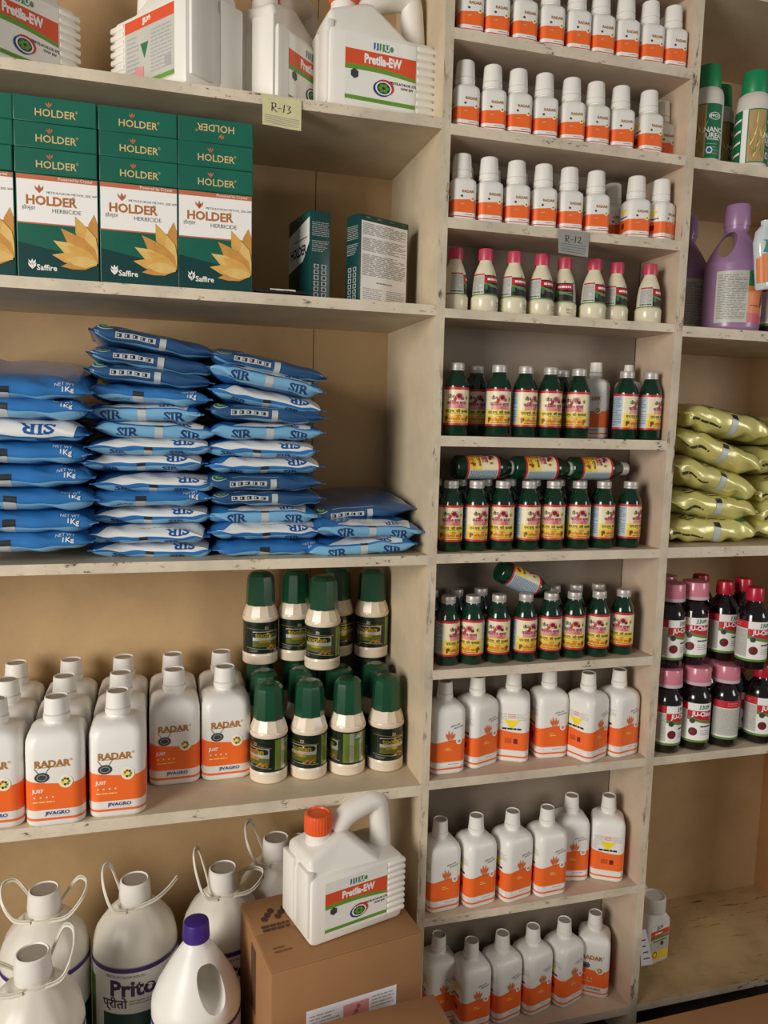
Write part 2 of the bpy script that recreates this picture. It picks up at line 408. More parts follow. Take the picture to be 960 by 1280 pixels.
# ================================================================== bottles: builders (each returns a list of parts)
def cap_parts(z0, z1, r, m='cap_white', top='cap_top_dust', n=56, collar=True):
    """screw cap with knurled skirt, tamper ring and a recessed dusty top"""
    H = z1-z0; c = MB()
    c.lathe([(z0+H*0.30, r*0.99), (z0+H*0.34, r), (z0+H*0.9, r*0.93), (z0+H*0.985, r*0.91), (z1, r*0.86), (z1-H*0.05, r*0.78)], m, n, rib=0.035, ribz=(z0+H*0.33, z0+H*0.92), topmat=top)
    parts = [('cap', c.mesh('cap', 30))]
    if collar:
        k = MB(); k.lathe([(z0, r*0.98), (z0+H*0.02, r*1.05), (z0+H*0.24, r*1.05), (z0+H*0.27, r*0.97)], m, 32)
        parts = [parts[0]+([('tamper_ring', k.mesh('tamper_ring', 40))],)]
    return parts
def radar_label(pr, P, H, k, faces=True):
    """print of the white and orange bottles; plant panel at s=0, hazard panel at -P/4, name panel at +P/4"""
    q = P/4; n = 16
    zt = lambda s: H*(0.375+0.018*math.sin(2*PI*(s+q*0.3)/(2*q)))
    for i in range(2*n):
        s0, s1 = -P/2+P*i/(2*n), -P/2+P*(i+1)/(2*n)
        pr.poly([(s0, H*0.145), (s1, H*0.145), (s1, zt(s1)), (s0, zt(s0))], 'orange', 0)
    pr.rect(-P/2, P/2, H*0.058, H*0.078, 'orange', 0)
    # name panel
    pr.text('RADAR', q-0.003*k, H*0.525, 0.0165*k, 'gold_text', 2, bold=0.035, sx=1.02)
    for dx in (-0.024, -0.0145, -0.005, 0.0045, 0.014):
        pr.rect(q-0.003*k+(dx-0.0035)*k*0.82, q-0.003*k+(dx+0.0035)*k*0.82, H*0.525-0.0068*k, H*0.525-0.0056*k, 'gold_text', 2)
    pr.text('®', q+0.027*k, H*0.55, 0.006*k, 'gold_text', 2)
    ex, ez = q-0.019*k, H*0.415
    pr.ell(ex, ez, 0.0115*k, 0.0085*k, 'charcoal', 2); pr.ell(ex, ez, 0.008*k, 0.0055*k, 'light_text', 3); pr.ell(ex, ez, 0.0068*k, 0.0044*k, 'charcoal', 4)
    for sg in (-1, 1):
        pr.poly([(ex+sg*0.005*k, ez+0.007*k), (ex+sg*0.006*k, ez+0.007*k), (ex+sg*0.0125*k, ez+0.0165*k), (ex+sg*0.0115*k, ez+0.0165*k)], 'charcoal', 2)
    cx, cz = q+0.018*k, H*0.37
    pr.ell(cx, cz, 0.011*k, 0.011*k, 'white_print', 2); pr.ell(cx, cz, 0.0085*k, 0.0085*k, 'pale_yellow', 3)
    for i, mm in enumerate(('leaf_green', 'charcoal', 'red', 'leaf_green', 'print_yellow', 'charcoal', 'leaf_green')):
        t = i*2*PI/7; pr.ell(cx+0.0052*k*math.cos(t), cz+0.0052*k*math.sin(t), 0.0022*k, 0.0022*k, mm, 4, 8)
    pr.text('JU07', q-0.026*k, H*0.30, 0.0085*k, 'white_print', 2, bold=0.03)
    for i in range(4): pr.ell(q-0.031*k+i*0.0095*k, H*0.25, 0.0016*k, 0.0016*k, 'label_cream', 2, 8)
    pr.lines(q-0.034*k, q+0.008*k, H*0.20, H*0.225, 1, 'pale_yellow', 2, 0.3, 3)
    pr.text('JIVAGRO', q+0.004*k, H*0.112, 0.0084*k, 'blue_text', 2, bold=0.02, sx=1.15); pr.rect(q-0.008*k, q+0.022*k, H*0.0925, H*0.0945, 'light_text', 2)
    # plant panel
    if faces:
        R = random.Random(6)
        for row, (xa, za, n) in enumerate(((0.0, 0.535, 7), (0.008, 0.512, 7))):
            for i in range(n):   # slanted script-like strokes
                x, z, l = (xa+i*0.0036)*k, H*za+i*0.0009*k, (0.003+0.0028*R.random())*k
                pr.poly([(x, z), (x+0.0011*k, z), (x+0.0011*k+l*0.45, z+l), (x+l*0.45, z+l)], 'slate_text', 2)
        for dx, an, ln in ((-0.012, 0.34, 0.020), (-0.005, 0.12, 0.025), (0.004, -0.10, 0.023), (0.012, -0.34, 0.018)):
            c, s = math.sin(-an), math.cos(an); x0, z0 = dx*0.45*k, H*0.395
            pts = [(x0, z0), (x0+0.0034*k+c*ln*k*0.5, z0+s*ln*k*0.5), (x0+c*ln*k, z0+s*ln*k), (x0-0.0034*k+c*ln*k*0.5, z0+s*ln*k*0.45)]
            pr.poly(pts, 'plant_orange', 2); pr.rect(x0-0.0006*k, x0+0.0006*k, z0-0.004*k, z0+0.006*k, 'plant_orange', 3)
        pr.ell(0.023*k, H*0.375, 0.008*k, 0.008*k, 'white_print', 2); pr.ell(0.023*k, H*0.375, 0.0045*k, 0.0045*k, 'light_text', 3)
        pr.rect(-0.026*k, 0.036*k, H*0.10, H*0.135, 'white_print', 2); pr.lines(-0.004*k, 0.026*k, H*0.108, H*0.128, 1, 'grey_text', 3, 0.3, 5)
        pr.lines(-0.012*k, 0.006*k, H*0.27, H*0.31, 2, 'pale_yellow', 2, 0.35, 8)
        # hazard panel
        pr.poly([(-q-0.021*k, H*0.50), (-q+0.021*k, H*0.50), (-q, H*0.40)], 'diamond_yellow', 2)
        for sg in (-1, 1): pr.lines(-q+sg*0.024*k-0.012*k, -q+sg*0.024*k+0.012*k, H*0.50, H*0.58, 5, 'light_text', 1, 0.3, 11+sg)
        pr.lines(-q-0.010*k, -q+0.010*k, H*0.52, H*0.575, 3, 'red_line', 2, 0.35, 31)
        pr.lines(-q-0.024*k, -q+0.024*k, H*0.384, H*0.412, 1, 'black', 2, 0.75, 33)
        pr.lines(-q-0.042*k, -q-0.022*k, H*0.40, H*0.50, 8, 'light_text', 1, 0.3, 21)
        pr.rect(-q+0.006*k, -q+0.016*k, H*0.225, H*0.282, 'label_maroon', 2); pr.lines(-q-0.016*k, -q+0.001*k, H*0.225, H*0.285, 5, 'label_maroon', 2, 0.4, 23)
        pr.rect(-q+0.028*k, -q+0.038*k, H*0.085, H*0.125, 'white_print', 2)
def radar_bottle(H, wd, k):
    a = wd/2; r = a*0.42
    bo = MB()
    bo.loft([(0, a*0.90, a*0.90, r*0.9), (H*0.012, a*0.97, a*0.97, r), (H*0.03, a, a, r), (H*0.62, a, a, r), (H*0.69, a*0.985, a*0.985, r), (H*0.735, a*0.92, a*0.92, r), (H*0.765, a*0.80, a*0.80, r*1.1),
             (H*0.785, a*0.60, a*0.60, a*0.6), (H*0.795, a*0.42, a*0.42, a*0.42), (H*0.81, a*0.385, a*0.385, a*0.385), (H*0.85, a*0.38, a*0.38, a*0.38)], 'white_plastic')
    f, P = surf_rr(a, a, r); pr = Print(f, 0.004*k); radar_label(pr, P, H, k)
    lb = pr.mesh('label')
    return [('body', bo.mesh('body', 50)), ('label', lb)]+cap_parts(H*0.815, H, a*0.44)
R1L = radar_bottle(0.197, 0.087, 0.93)
R500 = radar_bottle(0.166, 0.066, 0.74)

def radar_small(H=0.110, wd=0.043):
    a = wd/2; r = 0.009; bo = MB()
    bo.loft([(0, a*0.88, a*0.88, r), (0.0015, a*0.97, a*0.97, r), (0.004, a, a, r), (0.060, a, a, r), (0.065, a*0.96, a*0.96, r), (0.0685, a*0.82, a*0.82, r), (0.0705, 0.0155, 0.0155, 0.0155), (0.073, 0.0148, 0.0148, 0.0148), (0.085, 0.0148, 0.0148, 0.0148)], 'white_plastic', 5)
    f, P = surf_rr(a, a, r); pr = Print(f, 0.003); n = 24
    zt = lambda s: 0.0335+0.0012*math.sin(2*PI*s/(P/2))
    for i in range(n):
        s0, s1 = -P/2+P*i/n, -P/2+P*(i+1)/n
        pr.poly([(s0, 0.0125), (s1, 0.0125), (s1, zt(s1)), (s0, zt(s0))], 'orange', 0)
    pr.rect(-P/2, P/2, 0.0052, 0.0066, 'red_line', 0)
    pr.text('RADAR', 0.004, 0.0465, 0.0064, 'gold_text', 2, bold=0.02); pr.ell(-0.0065, 0.0385, 0.0021, 0.0019, 'charcoal', 2, 8)
    pr.ell(0.0125, 0.035, 0.0038, 0.0036, 'white_print', 1, 12); pr.ell(0.0125, 0.035, 0.0027, 0.0026, 'pale_yellow', 2, 10); pr.ell(0.0125, 0.035, 0.0016, 0.0016, 'leaf_green', 3, 6)
    pr.lines(0.0, 0.014, 0.0085, 0.0105, 1, 'slate_text', 1, 0.4, 4); pr.text('JU07', -0.005, 0.026, 0.0032, 'label_cream', 2)
    # hazard panel round the left corner
    q = P/4; pr.poly([(-q-0.010, 0.052), (-q+0.010, 0.052), (-q, 0.042)], 'diamond_yellow', 1); pr.lines(-q-0.012, -q+0.012, 0.036, 0.040, 1, 'black', 1, 0.5, 9); pr.rect(-q-0.006, -q+0.004, 0.018, 0.028, 'label_maroon', 1)
    c = MB(); c.lathe([(0.083, 0.0158), (0.086, 0.0162), (0.105, 0.0150), (0.1085, 0.0146), (0.110, 0.0132)], 'cap_white', 48, rib=0.03, ribz=(0.0835, 0.106))
    k = MB(); k.lathe([(0.0725, 0.0155), (0.073, 0.0166), (0.0815, 0.0166), (0.0825, 0.0152)], 'cap_white', 28)
    return [('body', bo.mesh('body', 50)), ('label', pr.mesh('label')), ('cap', c.mesh('cap', 30), [('tamper_ring', k.mesh('tamper_ring', 40))])]
R100 = radar_small()

def red_cap_bottle():
    bo = MB(); prof = [(0, 0.0215), (0.002, 0.0235), (0.024, 0.0238), (0.0262, 0.0232), (0.0275, 0.0220), (0.030, 0.0216), (0.050, 0.0206), (0.066, 0.0184), (0.076, 0.0150), (0.083, 0.0118), (0.086, 0.0105), (0.092, 0.0104)]
    bo.lathe(prof, 'cream_pearl', 36)
    f = surf_round([(0.0275, 0.0220), (0.030, 0.0216), (0.050, 0.0206), (0.066, 0.0184)]); pr = Print(f, 0.0035, 0.005)
    # black front panel, pale text panel to its left
    pr.rect(-0.014, 0.024, 0.0305, 0.062, 'black', 0); pr.rect(-0.014, 0.024, 0.050, 0.060, 'red', 1)
    pr.poly([(-0.014, 0.046), (0.024, 0.0385), (0.024, 0.0415), (-0.014, 0.050)], 'leaf_green', 2)
    pr.lines(-0.008, 0.018, 0.0525, 0.0575, 1, 'white_print', 2, 0.7, 12); pr.lines(-0.004, 0.020, 0.041, 0.047, 2, 'light_text', 2, 0.25, 5)
    pr.ell(-0.010, 0.042, 0.003, 0.005, 'targa_green', 2, 10)
    pr.rect(-0.040, -0.014, 0.0305, 0.062, 'silver_paper', 0); pr.lines(-0.038, -0.016, 0.036, 0.060, 14, 'grey_text', 1, 0.3, 6); pr.lines(-0.038, -0.016, 0.032, 0.035, 1, 'charcoal', 1, 0.7, 7)
    pr.rect(-0.040, -0.014, 0.062, 0.0645, 'red', 0); pr.text('JU', 0.006, 0.0635, 0.0045, 'charcoal', 2)
    pr.rect(0.024, 0.048, 0.0305, 0.062, 'silver_paper', 0); pr.rect(0.024, 0.048, 0.062, 0.0645, 'red', 0); pr.lines(0.026, 0.046, 0.034, 0.060, 12, 'grey_text', 1, 0.3, 8)
    pr.rect(-0.069, 0.069, 0.0282, 0.0302, 'leaf_green', 0)
    f2 = surf_round(0.0238); p2 = Print(f2, 0.0035); p2.lines(0.010, 0.022, 0.008, 0.018, 3, 'grey_text', 0, 0.4, 10)
    c = MB(); c.lathe([(0.0885, 0.0126), (0.090, 0.0130), (0.105, 0.0126), (0.1075, 0.0120), (0.108, 0.0105)], 'pink_cap', 48, rib=0.03, ribz=(0.0895, 0.106))
    return [('body', bo.mesh('body', 45)), ('label', pr.mesh('label')), ('batch_print', p2.mesh('batch_print')), ('cap', c.mesh('cap', 30))]
REDCAP = red_cap_bottle()

def green_bottle():
    r = 0.0215; bo = MB()
    bo.lathe([(0, 0.016), (0.001, 0.0195), (0.004, r), (0.0845, r), (0.0875, 0.0211), (0.094, 0.0192), (0.106, 0.0138), (0.110, 0.0120), (0.112, 0.0115), (0.117, 0.0112)], 'green_pet', 36)
    pr = Print(surf_round(r), 0.003); C = PI*r
    pr.rect(-C*0.97, C*0.97, 0.019, 0.083, 'label_cream', 0)
    for i, (z0, z1, m) in enumerate(((0.0225, 0.036, 'label_gold'), (0.036, 0.048, 'label_yellow'))): pr.rect(-0.029, 0.029, z0, z1, m, 1)
    pr.rect(-C*0.97, -0.029, 0.0225, 0.079, 'label_blue', 1); pr.rect(0.029, C*0.97, 0.0225, 0.079, 'label_blue', 1)
    pr.lines(-C*0.9, -0.031, 0.025, 0.077, 16, 'slate_text', 2, 0.35, 2); pr.lines(0.031, C*0.9, 0.025, 0.077, 16, 'slate_text', 2, 0.35, 3)
    pr.rect(-C*0.97, C*0.97, 0.0790, 0.0832, 'label_red', 2); pr.rect(-C*0.97, C*0.97, 0.0188, 0.0222, 'label_red', 2)
    # name block and emblem
    pr.rect(-0.016, 0.016, 0.0475, 0.0575, 'label_pink', 2); pr.poly([(-0.010, 0.058), (-0.004, 0.058), (0.004, 0.073), (-0.001, 0.073)], 'label_red', 2)
    pr.ell(0.004, 0.0675, 0.0068, 0.0062, 'label_pink', 2); pr.ell(0.003, 0.068, 0.0042, 0.004, 'label_maroon', 3, 10); pr.ell(0.0085, 0.064, 0.003, 0.003, 'label_maroon', 3, 8)
    pr.text('जैन', -0.011, 0.068, 0.0085, 'black', 3, bold=0.02); pr.text('किसान सुपर', -0.001, 0.0565, 0.0078, 'label_maroon', 3, bold=0.02); pr.text('गोल्ड', 0.006, 0.0495, 0.0058, 'label_red', 3)
    pr.ell(0.0175, 0.0655, 0.0032, 0.0045, 'print_yellow', 2, 10); pr.ell(0.0175, 0.0655, 0.002, 0.003, 'leaf_green', 3, 8)
    pr.text('एन.एच. की कमाल', 0, 0.0425, 0.0068, 'black', 3, bold=0.02); pr.lines(-0.010, 0.014, 0.0375, 0.0395, 1, 'label_brown', 3, 0.4, 4)
    pr.text('ग्रोथ', 0.002, 0.0345, 0.0048, 'label_red', 3); pr.text('लिक्विड खाद', 0.001, 0.029, 0.0064, 'label_red', 3, bold=0.01); pr.lines(-0.016, 0.018, 0.0235, 0.0255, 1, 'label_brown', 3, 0.6, 5)
    for sx in (-1, 1): pr.ell(sx*0.0195, 0.031, 0.0036, 0.0034, 'label_brown', 3, 9); pr.ell(sx*0.0195-0.0015, 0.027, 0.0016, 0.003, 'label_brown', 3, 7)
    c = MB(); c.lathe([(0.112, 0.0128), (0.1128, 0.0133), (0.1150, 0.0133), (0.1155, 0.0128), (0.1165, 0.0133), (0.1235, 0.0131), (0.125, 0.0122)], 'aluminium', 60, rib=0.03, ribz=(0.116, 0.124))
    return [('body', bo.mesh('body', 45)), ('label', pr.mesh('label')), ('cap', c.mesh('cap', 30))]
GREEN = green_bottle()

def faceted_bottle():
    bo = MB(); r = 0.034
    bo.lathe([(0, 0.030), (0.002, 0.033), (0.006, r), (0.009, 0.0332), (0.011, r), (0.014, 0.0332), (0.016, r), (0.020, r), (0.0215, 0.0328), (0.084, 0.0328), (0.0855, r), (0.091, r), (0.0925, 0.0333)], 'cream_bottle', 40, cap1=False)
    sh = MB(); sh.lathe([(0.0922, 0.0333), (0.098, 0.0322), (0.1165, 0.0255), (0.120, 0.024)], 'cream_bottle', 12, flat=True)
    pr = Print(surf_round(0.0328), 0.004); C = PI*0.0328
    pr.rect(-C, C, 0.0225, 0.0835, 'leader_dark', 0)
    pr.rect(-0.022, 0.030, 0.040, 0.066, 'leader_silver', 1); pr.rect(-0.022, 0.030, 0.036, 0.048, 'leader_field', 2); pr.rect(-0.010, 0.012, 0.044, 0.049, 'leader_gold', 3)
    pr.poly([(-0.036, 0.0715), (0.034, 0.0665), (0.034, 0.073), (-0.036, 0.079)], 'leader_dark', 3); pr.poly([(-0.036, 0.0715), (0.034, 0.0665), (0.034, 0.0673), (-0.036, 0.0723)], 'leader_gold', 4)
    pr.poly([(-0.036, 0.034), (0.034, 0.029), (0.034, 0.0298), (-0.036, 0.0348)], 'leader_silver', 3)
    pts = [(-0.019+0.005*math.cos(t), 0.0595+0.005*math.sin(t)) for t in [PI/2+i*PI/8 for i in range(9)]]+[(0.023+0.005*math.cos(t), 0.0595+0.005*math.sin(t)) for t in [-PI/2+i*PI/8 for i in range(9)]]
    pr.poly(pts, 'leader_dark', 4); pr.text('toofan', 0.002, 0.0598, 0.0125, 'leader_gold', 5, bold=0.04, sx=1.15)
    pr.text('₪', 0.004, 0.073, 0.010, 'leader_silver', 5)
    for i in range(7): pr.ell(0.008+i*0.003+(i % 2)*0.001, 0.0335+(i % 3)*0.0022, 0.0032, 0.0018, 'copper' if i % 2 else 'leader_gold', 4, 8)
    pr.lines(-0.030, -0.006, 0.026, 0.031, 2, 'leader_silver', 3, 0.25, 3)
    # lime text side
    for s0, s1, m in ((0.040, 0.052, 'leader_lime'), (0.052, 0.060, 'leader_silver'), (0.060, 0.072, 'leader_lime'), (0.072, 0.082, 'leader_silver'), (0.082, 0.096, 'leader_lime')): pr.rect(s0, s1, 0.026, 0.081, m, 1)
    pr.poly([(0.0595, 0.071), (0.0675, 0.064), (0.0755, 0.071)], 'targa_green', 3); pr.poly([(0.0595, 0.0715), (0.0755, 0.0715), (0.0675, 0.0785)], 'leader_silver', 3); pr.lines(0.044, 0.094, 0.030, 0.060, 14, 'leader_field', 2, 0.25, 5)
    c = MB(); c.lathe([(0.113, 0.0275), (0.114, 0.0282), (0.160, 0.0262), (0.168, 0.0245), (0.174, 0.0195), (0.1765, 0.012)], 'dark_green_cap', 10, flat=True)
    return [('body', bo.mesh('body', 40)), ('shoulder', sh.mesh('shoulder', 12)), ('label', pr.mesh('label')), ('cap', c.mesh('cap', 14))]
FACET = faceted_bottle()

def urea_bottle():
    r = 0.030; bo = MB()
    bo.lathe([(0, 0.026), (0.002, 0.029), (0.005, r), (0.118, r), (0.128, 0.0292), (0.136, 0.027), (0.141, 0.0215), (0.146, 0.020)], 'white_dusty', 36)
    pr = Print(surf_round(r), 0.004)
    pr.rect(-0.085, 0.030, 0.012, 0.108, 'urea_green', 0); pr.rect(-0.046, -0.036, 0.012, 0.108, 'white_print', 1)
    pr.rect(-0.034, -0.002, 0.014, 0.106, 'wheat_tan', 1)
    R = random.Random(4)
    for i in range(26):
        x = -0.032+R.random()*0.026; z = 0.016+R.random()*0.07; an = -0.5+R.random(); L = 0.012+R.random()*0.016
        pr.poly([(x, z), (x+L*math.sin(an)+0.0008, z+L*math.cos(an)), (x+0.0022, z)], ('wheat_rust', 'pale_yellow', 'leaf_green', 'wheat_tan')[i % 4], 2)
    pr.text('NANO', 0.013, 0.062, 0.0125, 'white_print', 2, bold=0.02); pr.text('UREA', 0.013, 0.052, 0.0125, 'white_print', 2, bold=0.02); pr.rect(0.001, 0.025, 0.0445, 0.046, 'white_print', 2)
    pr.ell(0.013, 0.086, 0.0115, 0.0065, 'white_print', 2); pr.ell(0.013, 0.086, 0.0102, 0.0055, 'urea_green', 3); pr.text('IFFCO', 0.013, 0.086, 0.0072, 'white_print', 4, bold=0.03)
    pr.ell(0.006, 0.026, 0.006, 0.006, 'white_print', 2); pr.ell(0.006, 0.026, 0.004, 0.004, 'logo_blue', 3); pr.lines(0.0, 0.026, 0.018, 0.040, 4, 'light_text', 2, 0.2, 3)
    for i in range(4): pr.poly([(-0.084, 0.025+i*0.02), (-0.048, 0.030+i*0.02), (-0.048, 0.034+i*0.02), (-0.084, 0.027+i*0.02)], 'white_print', 1)
    c = MB(); c.lathe([(0.140, 0.0235), (0.141, 0.0240), (0.178, 0.0212), (0.181, 0.0200), (0.182, 0.017)], 'urea_cap', 32)
    return [('body', bo.mesh('body', 45)), ('label', pr.mesh('label')), ('cap', c.mesh('cap', 35))]
UREA = urea_bottle()

def dark_bottle(pink):
    r = 0.029; bo = MB()
    bo.lathe([(0, 0.023), (0.001, 0.027), (0.004, r), (0.106, r), (0.112, 0.0275), (0.122, 0.0225), (0.131, 0.0165), (0.136, 0.014), (0.148, 0.014)], 'dark_pet', 36)
    pr = Print(surf_round(r), 0.004); C = PI*r
    pr.rect(-C*0.97, C*0.97, 0.018, 0.098, 'white_print', 0); pr.rect(-C*0.97, C*0.97, 0.018, 0.0225, 'leaf_green', 1)
    pr.rect(-C*0.97, -0.024, 0.083, 0.098, 'red', 1); pr.rect(0.030, C*0.97, 0.083, 0.098, 'red', 1)
    pr.rect(-C*0.97, -0.024, 0.026, 0.082, 'silver_paper', 1); pr.lines(-C*0.9, -0.026, 0.030, 0.080, 18, 'light_text', 2, 0.35, 2)
    pr.rect(0.052, C*0.97, 0.026, 0.082, 'silver_paper', 1); pr.lines(0.054, C*0.9, 0.030, 0.080, 18, 'light_text', 2, 0.35, 4); pr.lines(-0.060, -0.030, 0.086, 0.095, 2, 'label_pink', 2, 0.3, 3)
    for x, ch, m in ((-0.002, 'J', 'logo_blue'), (0.003, 'J', 'leaf_green'), (0.008, 'U', 'logo_teal'), (0.014, '®', 'leaf_green')): pr.text(ch, x+0.002, 0.0905, 0.0095, m, 2, bold=0.05)
    pr.poly([(-0.024, 0.070), (0.030, 0.060), (0.030, 0.083), (-0.024, 0.083)], 'red', 1); pr.poly([(-0.024, 0.064), (0.030, 0.054), (0.030, 0.060), (-0.024, 0.070)], 'leaf_green', 2)
    pr.text('JU-Chlor', 0.006, 0.0755, 0.0125, 'white_print', 3, bold=0.04, sx=0.9)
    pr.ell(-0.014, 0.062, 0.0055, 0.0055, 'charcoal', 3, 10); pr.ell(-0.012, 0.040, 0.0085, 0.0085, 'maroon_disc', 2); pr.ell(-0.012, 0.040, 0.0055, 0.0055, 'label_maroon', 3)
    pr.lines(0.002, 0.028, 0.049, 0.053, 1, 'black', 2, 0.7, 5); pr.lines(0.002, 0.026, 0.032, 0.044, 3, 'grey_text', 2, 0.22, 6)
    parts = [('body', bo.mesh('body', 45)), ('label', pr.mesh('label'))]
    if pink:
        c = MB(); c.lathe([(0.134, 0.0262), (0.1355, 0.0268), (0.166, 0.0255), (0.1675, 0.0248), (0.168, 0.022)], 'pink_cup', 36)
        k = MB(); k.lathe([(0.133, 0.0264), (0.1335, 0.0272), (0.1395, 0.0271), (0.140, 0.0264)], 'clear_rim', 36)
        parts += [('measuring_cap', c.mesh('measuring_cap', 40), [('cap_rim', k.mesh('cap_rim', 40))])]
    else:
        c = MB(); c.lathe([(0.137, 0.0172), (0.138, 0.0178), (0.160, 0.0165), (0.162, 0.0155), (0.163, 0.013)], 'cap_red', 40, rib=0.04, ribz=(0.1375, 0.161))
        parts += [('cap', c.mesh('cap', 30))]
    return parts
DPINK = dark_bottle(True); DRED = dark_bottle(False)

# ================================================================== bottles: placing
jit = random.Random(11)
def rz(base, j=4): return base+jit.uniform(-j, j)
MT = {1: 1.892, 2: 1.745, 3: 1.598, 4: 1.451, 5: 1.239, 6: 1.035, 7: 0.827, 8: 0.623, 9: 0.358, 10: 0.097}
# small white bottles, three shelves
XS = {1: [0.474, 0.520, 0.570, 0.621, 0.671, 0.717, 0.766, 0.815, 0.862],
      2: [0.472, 0.521, 0.568, 0.617, 0.669, 0.716, 0.766, 0.823, 0.871],
      3: [0.472, 0.521, 0.572, 0.623, 0.673, 0.726, None, 0.808, 0.860]}
where = {1: 'at the very top of the middle bay', 2: 'on the second shelf of the middle bay', 3: 'on the shelf with the silver note'}
for s in (1, 2, 3):
    for i, x in enumerate(XS[s]):
        y = 0.030; rot = rz(-3, 5)
        if s == 2 and i == 8: y = 0.062
        if x is None: x, y = 0.792, 0.082
        if s == 3 and i == 8: rot = 22
        if s == 2 and i == 4: rot = -9
        thing('white_bottle', R100, (x, y, MT[s]), rot, 'small white orange-banded bottle, %s %s' % (nth(i, 9), where[s]), 'bottle', 'small white and orange bottles on the upper middle shelves')
for s, xs in ((2, [0.648, 0.698, 0.748, 0.8]), (3, [0.500, 0.552, 0.606, 0.700])):
    for i, x in enumerate(xs):
        thing('white_bottle', R100, (x, 0.089, MT[s]), rz(0), 'small white bottle hidden in back row, %s there, %s' % (nth(i, 4), {2: 'second shelf', 3: 'silver note shelf'}[s]), 'bottle', 'small white and orange bottles on the upper middle shelves')
# cream bottles with pink red caps
rots = [62, 10, 2, 8, -38, 14, 6, 22]
for i, x in enumerate([0.471, 0.522, 0.576, 0.629, 0.680, 0.733, 0.786, 0.848]):
    thing('red_capped_bottle', REDCAP, (x, 0.031+(0.012 if i in (0, 4, 6) else 0), MT[4]), rots[i], 'cream bottle with pinkish red cap, %s in its row' % nth(i, 8), 'bottle', 'cream bottles with red caps')
# green bottles
def green_row(s, xs, rot, y, desc, n=None):
    for i, x in enumerate(xs):
        thing('green_bottle', GREEN, (x, y[i] if isinstance(y, list) else y, MT[s]), rz(rot[i], 3), desc % nth(i, len(xs)), 'bottle', 'green bottles with silver caps')
green_row(5, [0.475, 0.555, 0.606, 0.655, 0.712, 0.811, 0.862], [-12, -16, 16, -4, -48, 34, 36], 0.028, 'green bottle, %s in front on the shelf below red-capped bottles')
green_row(5, [0.531, 0.703], [-8, -20], 0.076, 'green bottle set back behind the front ones, %s of two, below red-capped bottles')
thing('white_bottle', radar_bottle(0.142, 0.052, 0.58), (0.773, 0.074, MT[5]), -128, 'mid-sized white bottle with orange band standing among the green bottles', 'bottle')
thing('white_bottle', radar_bottle(0.142, 0.044, 0.5), (0.853, 0.088, MT[5]), -90, 'white capped bottle hidden behind the rightmost green bottles', 'bottle')
green_row(6, [0.4745, 0.523, 0.574, 0.626, 0.676, 0.729, 0.780, 0.837], [-12, 12, -28, 18, -30, -20, 30, 34], 0.034, 'green bottle standing under the three lying bottles, %s of the front row')
green_row(6, [0.463, 0.513, 0.563, 0.612, 0.663, 0.714, 0.762, 0.812], [0]*8, 0.090, 'green bottle in back row under the three lying bottles, %s there')
green_row(7, [0.4775, 0.524, 0.575, 0.628, 0.680, 0.729, 0.781, 0.836], [38, -42, -30, 8, -20, -24, -30, -34], [0.036, 0.033, 0.032, 0.030, 0.031, 0.031, 0.030, 0.034], 'green bottle on the shelf with one toppled bottle, %s of its front row')
green_row(7, [0.463, 0.513, 0.563, 0.716, 0.765, 0.815], [0]*6, 0.090, 'green bottle in back row on shelf with toppled bottle, %s there')
# lying bottles on top of the others: local z turned along +x
for i, (x, z, ry, rzz) in enumerate(((0.486, 1.1822, 0.5, 2), (0.601, 1.1822, 0.0, -2), (0.717, 1.1822, 0.8, 2))):
    m = Matrix.Rotation(math.radians(rzz), 3, 'Z') @ Matrix.Rotation(math.radians(90), 3, 'Y') @ Matrix.Rotation(math.radians(-70+i*4), 3, 'Z')
    thing('green_bottle', GREEN, (x, 0.058, z), tuple(m.to_euler()), 'green bottle lying on its side atop the standing bottles, %s of three' % ['leftmost', 'middle', 'rightmost'][i], 'bottle', 'green bottles with silver caps')
m = Matrix.Rotation(math.radians(115), 3, 'Y') @ Matrix.Rotation(math.radians(-95), 3, 'Z')
thing('green_bottle', GREEN, (0.585, 0.062, 0.992), tuple(m.to_euler()), 'toppled green bottle leaning base up on other green bottles', 'bottle', 'green bottles with silver caps')
# half-litre white bottles, three shelves
for s, pts, rot, wh in (
    (8, [(0.482, 0.050), (0.552, 0.063), (0.630, 0.070), (0.706, 0.070), (0.774, 0.040), (0.846, 0.046)], [2, 20, 64, -4, 24, 14], 'just below the green bottles'),
    (9, [(0.480, 0.044), (0.552, 0.042), (0.627, 0.042), (0.700, 0.040), (0.772, 0.074), (0.846, 0.056)], [6, 10, 12, 4, -12, 62], 'second shelf from the bottom'),
    (10, [(0.500, 0.082), (0.556, 0.050), (0.624, 0.056), (0.693, 0.060), (0.765, 0.064), (0.840, 0.070)], [4, 6, 14, 16, 18, -122], 'on the lowest middle shelf')):
    for i, (x, y) in enumerate(pts):
        thing('white_bottle', R500, (x, y, MT[s]), rot[i], 'medium white bottle with orange lower band, %s, %s' % (nth(i, 6), wh), 'bottle', 'medium white and orange bottles on the lower middle shelves')
# litre white bottles, left bay
LT = 0.617; CX = [-0.272, -0.181, -0.089, 0.000, 0.090]
for r, (y, cols, nm) in enumerate(((0.046, (0, 1, 2), 'front'), (0.139, (0, 1, 2, 3, 4), 'middle'), (0.232, (0, 1, 2, 3, 4), 'back'))):
    for k, c in enumerate(cols):
        yy = y+(-0.008 if (r == 0 and c == 1) else 0)
        thing('white_bottle', R1L, (CX[c]+jit.uniform(-0.001, 0.001), yy, LT), rz(-90, 2), 'large white orange-banded bottle, %s in %s rank, left bay' % (nth(k, len(cols)), nm), 'bottle', 'large white and orange bottles in the left bay')
